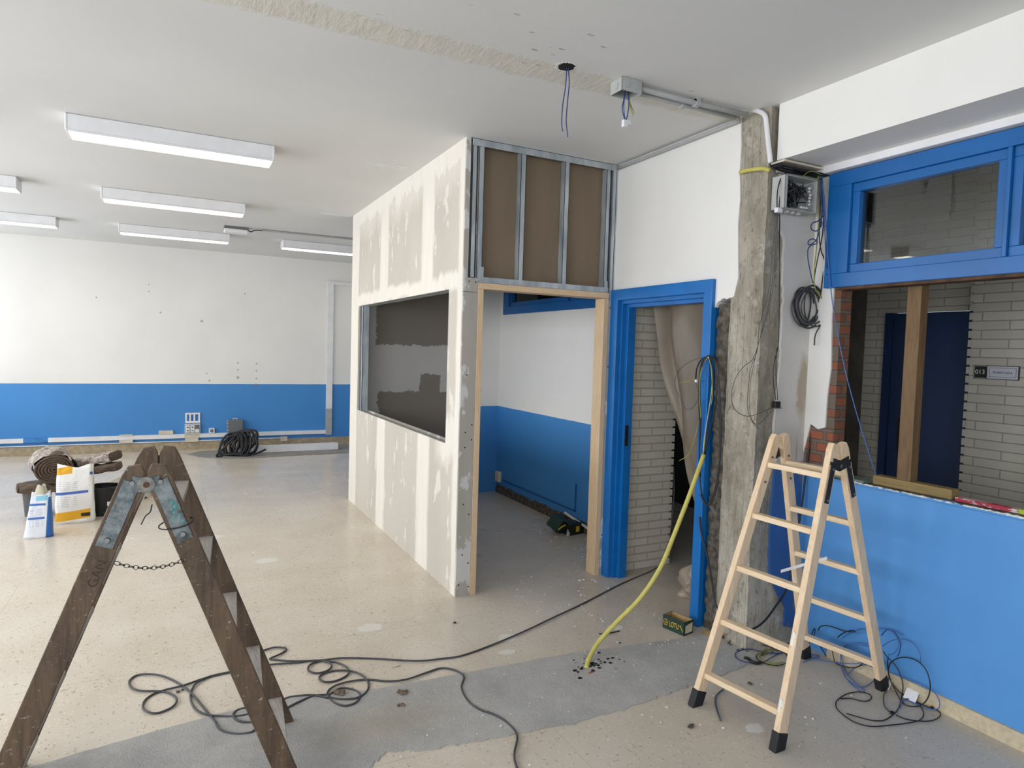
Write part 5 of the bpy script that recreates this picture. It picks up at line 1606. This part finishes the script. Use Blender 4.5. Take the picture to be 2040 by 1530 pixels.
def bag_mat_big():
    M = Mat('printed_bag_yellow', .45)
    x, y, z = M.sep()
    base = M.mix(M.noise(5, 3), srgb(226, 224, 216), srgb(240, 239, 234))
    front = M.m_('LESS_THAN', x, .115)
    yel = M.mx(M.mul(M.band(M.m_('SUBTRACT', z, M.mul(x, .10)), .075, .040, .003), M.mul(front, M.m_('GREATER_THAN', x, -.16))), M.mul(M.band(M.m_('ADD', z, M.mul(x, -.1)), .475, .030, .003), M.m_('LESS_THAN', x, -.02)))
    c = M.mix(yel, base, srgb(226, 168, 24))
    blue = M.mul(M.band(M.m_('SUBTRACT', z, M.mul(x, .05)), .275, .012, .002), M.m_('LESS_THAN', x, .10))
    c = M.mix(blue, c, srgb(66, 98, 176))
    lines = M.step(M.m_('FRACT', M.m_('MULTIPLY', z, 62)), .62, .66)
    txt = M.mul(M.mul(lines, M.step(M.noise(60, 1, M.scale((1, 1, .05))), .44, .50)), M.mul(M.m_('GREATER_THAN', x, -.15), M.m_('LESS_THAN', x, .02)))
    reg = M.mx(M.band(z, .195, .052, .003), M.band(z, .335, .035, .003))
    c = M.mix(M.mul(M.mul(txt, reg), .45), c, srgb(96, 110, 150))
    blk = M.mul(M.mul(M.band(z, .075, .016, .003), M.band(x, .08, .035, .004)), M.step(M.noise(30, 2), .35, .4))
    c = M.mix(blk, c, srgb(30, 28, 24))
    M.color(c)
    M.bump(M.noise(9, 4, rough=.6, dist=1), .5, .02)
    return M.m
def bag_mat_small():
    M = Mat('printed_bag_blue', .45)
    x, y, z = M.sep()
    base = M.mix(M.noise(5, 3), srgb(220, 226, 238), srgb(240, 242, 246))
    xx = M.m_('SUBTRACT', x, M.mul(z, .05))
    c = M.mix(M.mul(M.mul(M.step(xx, .052, .056), M.m_('LESS_THAN', z, .33)), M.m_('LESS_THAN', M.m_('ADD', xx, M.mul(M.m_('ABSOLUTE', M.m_('SUBTRACT', z, .1)), -.05)), .2)), base, srgb(44, 104, 176))
    for (zc, hw) in [(.165, .009), (.275, .009)]:
        c = M.mix(M.mul(M.band(z, zc, hw, .002), M.mul(M.m_('LESS_THAN', xx, .04), M.m_('GREATER_THAN', xx, -.075))), c, srgb(60, 110, 184))
    c = M.mix(M.mul(M.band(z, .325, .02, .004), M.mul(M.m_('LESS_THAN', xx, .05), M.m_('GREATER_THAN', xx, -.03))), c, srgb(140, 200, 226))
    lines = M.step(M.m_('FRACT', M.m_('MULTIPLY', z, 80)), .6, .66)
    txt = M.mul(M.mul(lines, M.step(M.noise(70, 1, M.scale((1, 1, .05))), .44, .50)), M.mul(M.m_('GREATER_THAN', xx, -.07), M.m_('LESS_THAN', xx, .035)))
    c = M.mix(M.mul(M.mul(txt, M.mx(M.band(z, .21, .035, .003), M.band(z, .12, .03, .003))), .45), c, srgb(90, 110, 160))
    M.color(c)
    M.bump(M.noise(12, 4, rough=.6, dist=1), .5, .015)
    return M.m
def place_bag(o, name, loc, lab):
    o.name = name
    o.location = loc
    tag(o, lab, 'bag')
    return o
o = bag(None, .30, .17, .50, bag_mat_big(), topw=.90, seedv=4, pinch=.35)
place_bag(o, 'plaster_bag', (-.795, 6.95, 0), 'tall white plaster bag with yellow and blue bands beside the buckets')
o.rotation_euler = (0, 0, .05)
mb = MB(); 
m_bl = plain('bag_blue_ink', (40, 84, 150), .5, bump=0, var=0)
q = text_obj('lettering', 'plā'.replace('ā', 'a') + 'd', .07, m_bl, o, (0, 0, 0), (0, -.05, -1), (.35, -1, 0), depth=.0004)
q.data.transform(Matrix.Translation((.128, -.058, .36)))
q.data.transform(Matrix.Identity(4))
c_ = MB().box((.112, -.075, .43), (.135, -.071, .455)).build('blue_square', m_bl); c_.parent = o
o2 = bag(None, .20, .13, .36, bag_mat_small(), topw=.62, seedv=9, pinch=.5, lean=.05)
place_bag(o2, 'filler_bag', (-1.0, 6.52, 0), 'small white and blue powder bag, nearest of the group by the buckets')
mb = MB()
rnd = random.Random(2)
mb.grid(lambda u, v: (.018 + (.045 - .02 * v) * math.cos(u * 6.283) * (1 + .2 * math.sin(u * 25)), (.03 - .008 * v) * math.sin(u * 6.283), .335 + .085 * v + .015 * math.sin(u * 12)), 24, 5)
c_ = mb.build('torn_neck', m_paper, smooth=True); c_.parent = o2
# buckets
def bucket(name, lab, c, r0, r1, h, mat, cat='bucket'):
    t = thing(name, lab, cat, c)
    w = .004
    prof = [(0, .0), (r0, .0), (r1, h - .03), (r1 + .008, h - .03), (r1 + .010, h), (r1 - w, h), (r1 - w, h - .03), (r0 - w, w), (0, w)]
    MB().lathe(c, prof, 32).build('pail', mat, t, smooth=False)
    return t
t = bucket('bucket', 'black plastic bucket with a white label right of the tall bag', (-.60, 7.16, 0), .105, .135, .27, m_black)
mb = MB(); mb.tube([(-.60 + .145 * math.cos(a), 7.16 + .145 * math.sin(a), .235 + (.02 if abs(a) < .5 else 0)) for a in [-.9, -.5, 0, .5, .9]], .005, 6).build('handle', m_black, t)
MB().box((-.56, 7.036, .10), (-.515, 7.039, .14)).build('label', m_pvc, t)
t = bucket('bucket', 'black bucket standing under the mineral wool roll', (-.875, 7.36, 0), .11, .13, .30, m_black)
t = bucket('storage_tub', 'clear plastic tub left of the black bucket under the wool', (-1.135, 7.33, 0), .095, .118, .30, m_clear, 'tub')
MB().box((-1.10, 7.25, .10), (-1.03, 7.27, .17)).build('red_packet', plain('red_packet', (186, 44, 44), .5), t)
# mineral wool
def roll(c, r, L, axis):
    t = thing('insulation_roll', 'rolled brown mineral wool lying on top of the buckets', 'insulation', c)
    ax = Vector(axis).normalized()
    up = Vector((0, 0, 1)); up = (up - ax * up.dot(ax)).normalized(); sd = ax.cross(up)
    c = Vector(c) + Vector((0, 0, r))
    def outer(u, v):
        a = u * 6.283
        rr = r * (1 + .05 * math.sin(a * 3 + v * 4) + .03 * math.sin(a * 7 + v * 9))
        return c + ax * (v - .5) * L + sd * math.cos(a) * rr * 1.15 + up * math.sin(a) * rr * .92
    MB().grid(outer, 40, 12).build('facing', m_foil, t, smooth=True)
    mb = MB()
    turns = 6
    pts = []
    n = 150
    for i in range(n):
        a = i / n * turns * 6.283
        rr = r * (.06 + .90 * i / n)
        pts.append(c - ax * (L * .5 + .004) + sd * math.cos(a) * rr * 1.15 + up * math.sin(a) * rr * .92)
    mb.tube(pts, r * .072, 7, 1)
    mb.build('spiral_layers', m_rockw, t, smooth=True)
    MB().cyl(c - ax * L * .49, c + ax * L * .49, r * .93, n=30).build('core', m_rockw, t)
    return t
roll((-1.02, 7.36, .315), .145, .44, (-.22, 1, .05))
def slab(name, lab, c, size, rot, mats, sd):
    rnd = random.Random(sd)
    t = thing(name, lab, 'insulation', c)
    t.rotation_euler = rot
    L, W, H = size
    ph = [rnd.uniform(0, 6) for _ in range(4)]
    def fn(u, v):
        a = u * 6.283
        sx = math.copysign(abs(math.cos(a)) ** .5, math.cos(a)); sz = math.copysign(abs(math.sin(a)) ** .5, math.sin(a))
        k = 1 + .08 * math.sin(v * 9 + ph[0] + a) + .06 * math.sin(v * 17 + a * 3 + ph[1])
        taper = 1 if 0 < v < 1 else .82
        return ((v - .5) * L, sx * W / 2 * k * taper, H / 2 + sz * H / 2 * k * taper)
    o = MB().grid(fn, 30, 16).build('facing', mats[0], smooth=True); o.parent = t
    for s in (-1, 1):
        mb = MB()
        pts = []
        for i in range(24):
            a = i / 24 * 6.283
            sx = math.copysign(abs(math.cos(a)) ** .5, math.cos(a)); sz = math.copysign(abs(math.sin(a)) ** .5, math.sin(a))
            k = 1 + rnd.uniform(-.06, .06)
            pts.append((s * L * .5, sx * W / 2 * k * .95, H / 2 + sz * H / 2 * k * .95))
        c0 = mb.bm.verts.new((s * (L * .5 + .01), 0, H / 2))
        vv = [mb.bm.verts.new(p) for p in pts]
        for i in range(24):
            mb.bm.faces.new((vv[i], vv[(i + 1) % 24], c0))
        o = mb.build('cut_end', mats[1]); o.parent = t
    return t
slab('insulation_batt', 'upper folded mineral wool piece jutting right from the pile', (-.66, 7.40, .44), (.34, .28, .09), (0, -.22, -.35), (m_foil, m_rockw), 1)
slab('insulation_batt', 'lower folded mineral wool piece pointing right above the black bucket', (-.63, 7.30, .375), (.32, .24, .07), (0, -.12, -.15), (m_rockw, m_rockw), 2)
slab('insulation_batt', 'drooping mineral wool piece on the tub under the roll', (-1.10, 7.24, .235), (.34, .26, .07), (0, .05, .2), (m_rockw, m_rockw), 3)
def cloth(u, v):
    a = u * 6.283
    r = .22 * (1 - v) ** .6 * (1 + .2 * math.sin(a * 4) + .12 * math.sin(a * 9 + v * 5))
    return (-.44 + math.cos(a) * r * 1.2, 7.85 + math.sin(a) * r * .8, .005 + .19 * (1 - (1 - v) ** 2) * (1 + .2 * math.sin(a * 3)) + .015 * math.sin(a * 13 + v * 9))
tag(MB().grid(cloth, 64, 16).build('crumpled_sack', plain('dirty_white_cloth', (206, 200, 186), .8, var=.15, nsc=8, bump=.4), origin='base', smooth=True), 'crumpled dirty white sack on the floor behind the black bucket', 'sack')
# ================================================================== DEBRIS
rnd = random.Random(21)
mb = MB()
def crumb(x, y, r, fl_=.5):
    mb.lump((x, y, r * fl_ * .6 + (.004 if 2.45 < y < 2.95 and x < 2.8 else 0)), r, (1, rnd.uniform(.5, 1), fl_))
for i in range(120):
    x, y = rnd.gauss(2.45, .32), rnd.gauss(3.55, .42)
    if x > 2.82 and y < 4: x = 2.7
    crumb(x, y, rnd.uniform(.0025, .007))
for i in range(70):
    crumb(rnd.uniform(.9, 2.7), rnd.uniform(2.45, 2.95), rnd.uniform(.002, .005))
for i in range(60):
    crumb(rnd.uniform(.6, 3.1), rnd.uniform(1.6, 2.5), rnd.uniform(.002, .007))
for i in range(70):
    crumb(rnd.uniform(-.6, 1.5), rnd.uniform(3.1, 4.5), rnd.uniform(.002, .006))
for i in range(50):
    crumb(rnd.uniform(2.86, 3.3), rnd.uniform(3.98, 5.3), rnd.uniform(.003, .009))
tag(mb.build('plaster_crumbs', m_putty, origin='base'), 'white plaster crumbs scattered over the floor near the door and screed', 'plaster crumbs', kind='stuff')
mb = MB()
for i in range(90):
    x = rnd.uniform(2.80, 3.3)
    mb.lump((x, 2.56 - rnd.uniform(0, .05) if x > 2.9 else rnd.uniform(2.55, 2.95), .006), rnd.uniform(.004, .014), (1, .8, .6))
tag(mb.build('rubble_crumbs', m_rubble, origin='base'), 'grey rubble crumbs heaped around the foot of the concrete pillar', 'rubble', kind='stuff')
def small(px, py, r, mat, name, lab, cat, sq=(1, .8, .5), n=5):
    p = at(px, py, 2, 0)
    m_ = MB()
    for k in range(n):
        m_.lump((p.x + random.uniform(-1, 1) * r * .8, p.y + random.uniform(-1, 1) * r * .5, r * .3), r * random.uniform(.4, .7), sq)
    tag(m_.build(name, mat, origin='base'), lab, cat)
m_tuft = plain('wool_tuft', (146, 128, 108), .95, var=.3, nsc=60, bump=.8)
small(806, 1381, .03, m_tuft, 'wool_tuft', 'brownish wool tuft on the screed beside the cable loops', 'tuft')
small(797, 1408, .02, m_tuft, 'wool_tuft', 'small pale tuft below the larger one on the screed', 'tuft')
small(684, 1383, .032, m_tuft, 'wool_tuft', 'wool tuft lying inside the cable loops', 'tuft', n=7)
small(1173, 1342, .016, plain('brick_red', (168, 104, 74), .9), 'brick_chip', 'small red brick chip at the foot of the yellow conduit', 'chip', n=2)
small(1158, 1157, .028, m_putty, 'plaster_chip', 'white plaster chip on the floor before the pine jamb', 'chip', n=3)
small(360, 1378, .018, m_rubble, 'rubble_chip', 'dark chip on the pale floor between the dark ladder legs', 'chip', n=2)
small(1330, 1411, .016, m_putty, 'plaster_chip', 'light plaster chip in front of the pale ladder front legs', 'chip', n=2)
small(1376, 1450, .022, m_rubble, 'rubble_chip', 'grey rubble lump left of the pale ladder front foot', 'chip', n=4)
small(905, 1242, .016, m_rubble, 'rubble_chip', 'dark chip on the floor in front of the booth corner', 'chip', n=3)
small(788, 1327, .018, m_paper, 'wood_splinter', 'pale splinter on the floor beside the upper grey cable', 'splinter', (2.2, .5, .3), n=2)
small(1493, 1363, .018, m_rubble, 'plaster_chip', 'oval plaster piece under the front rungs of the pale ladder', 'chip', n=2)
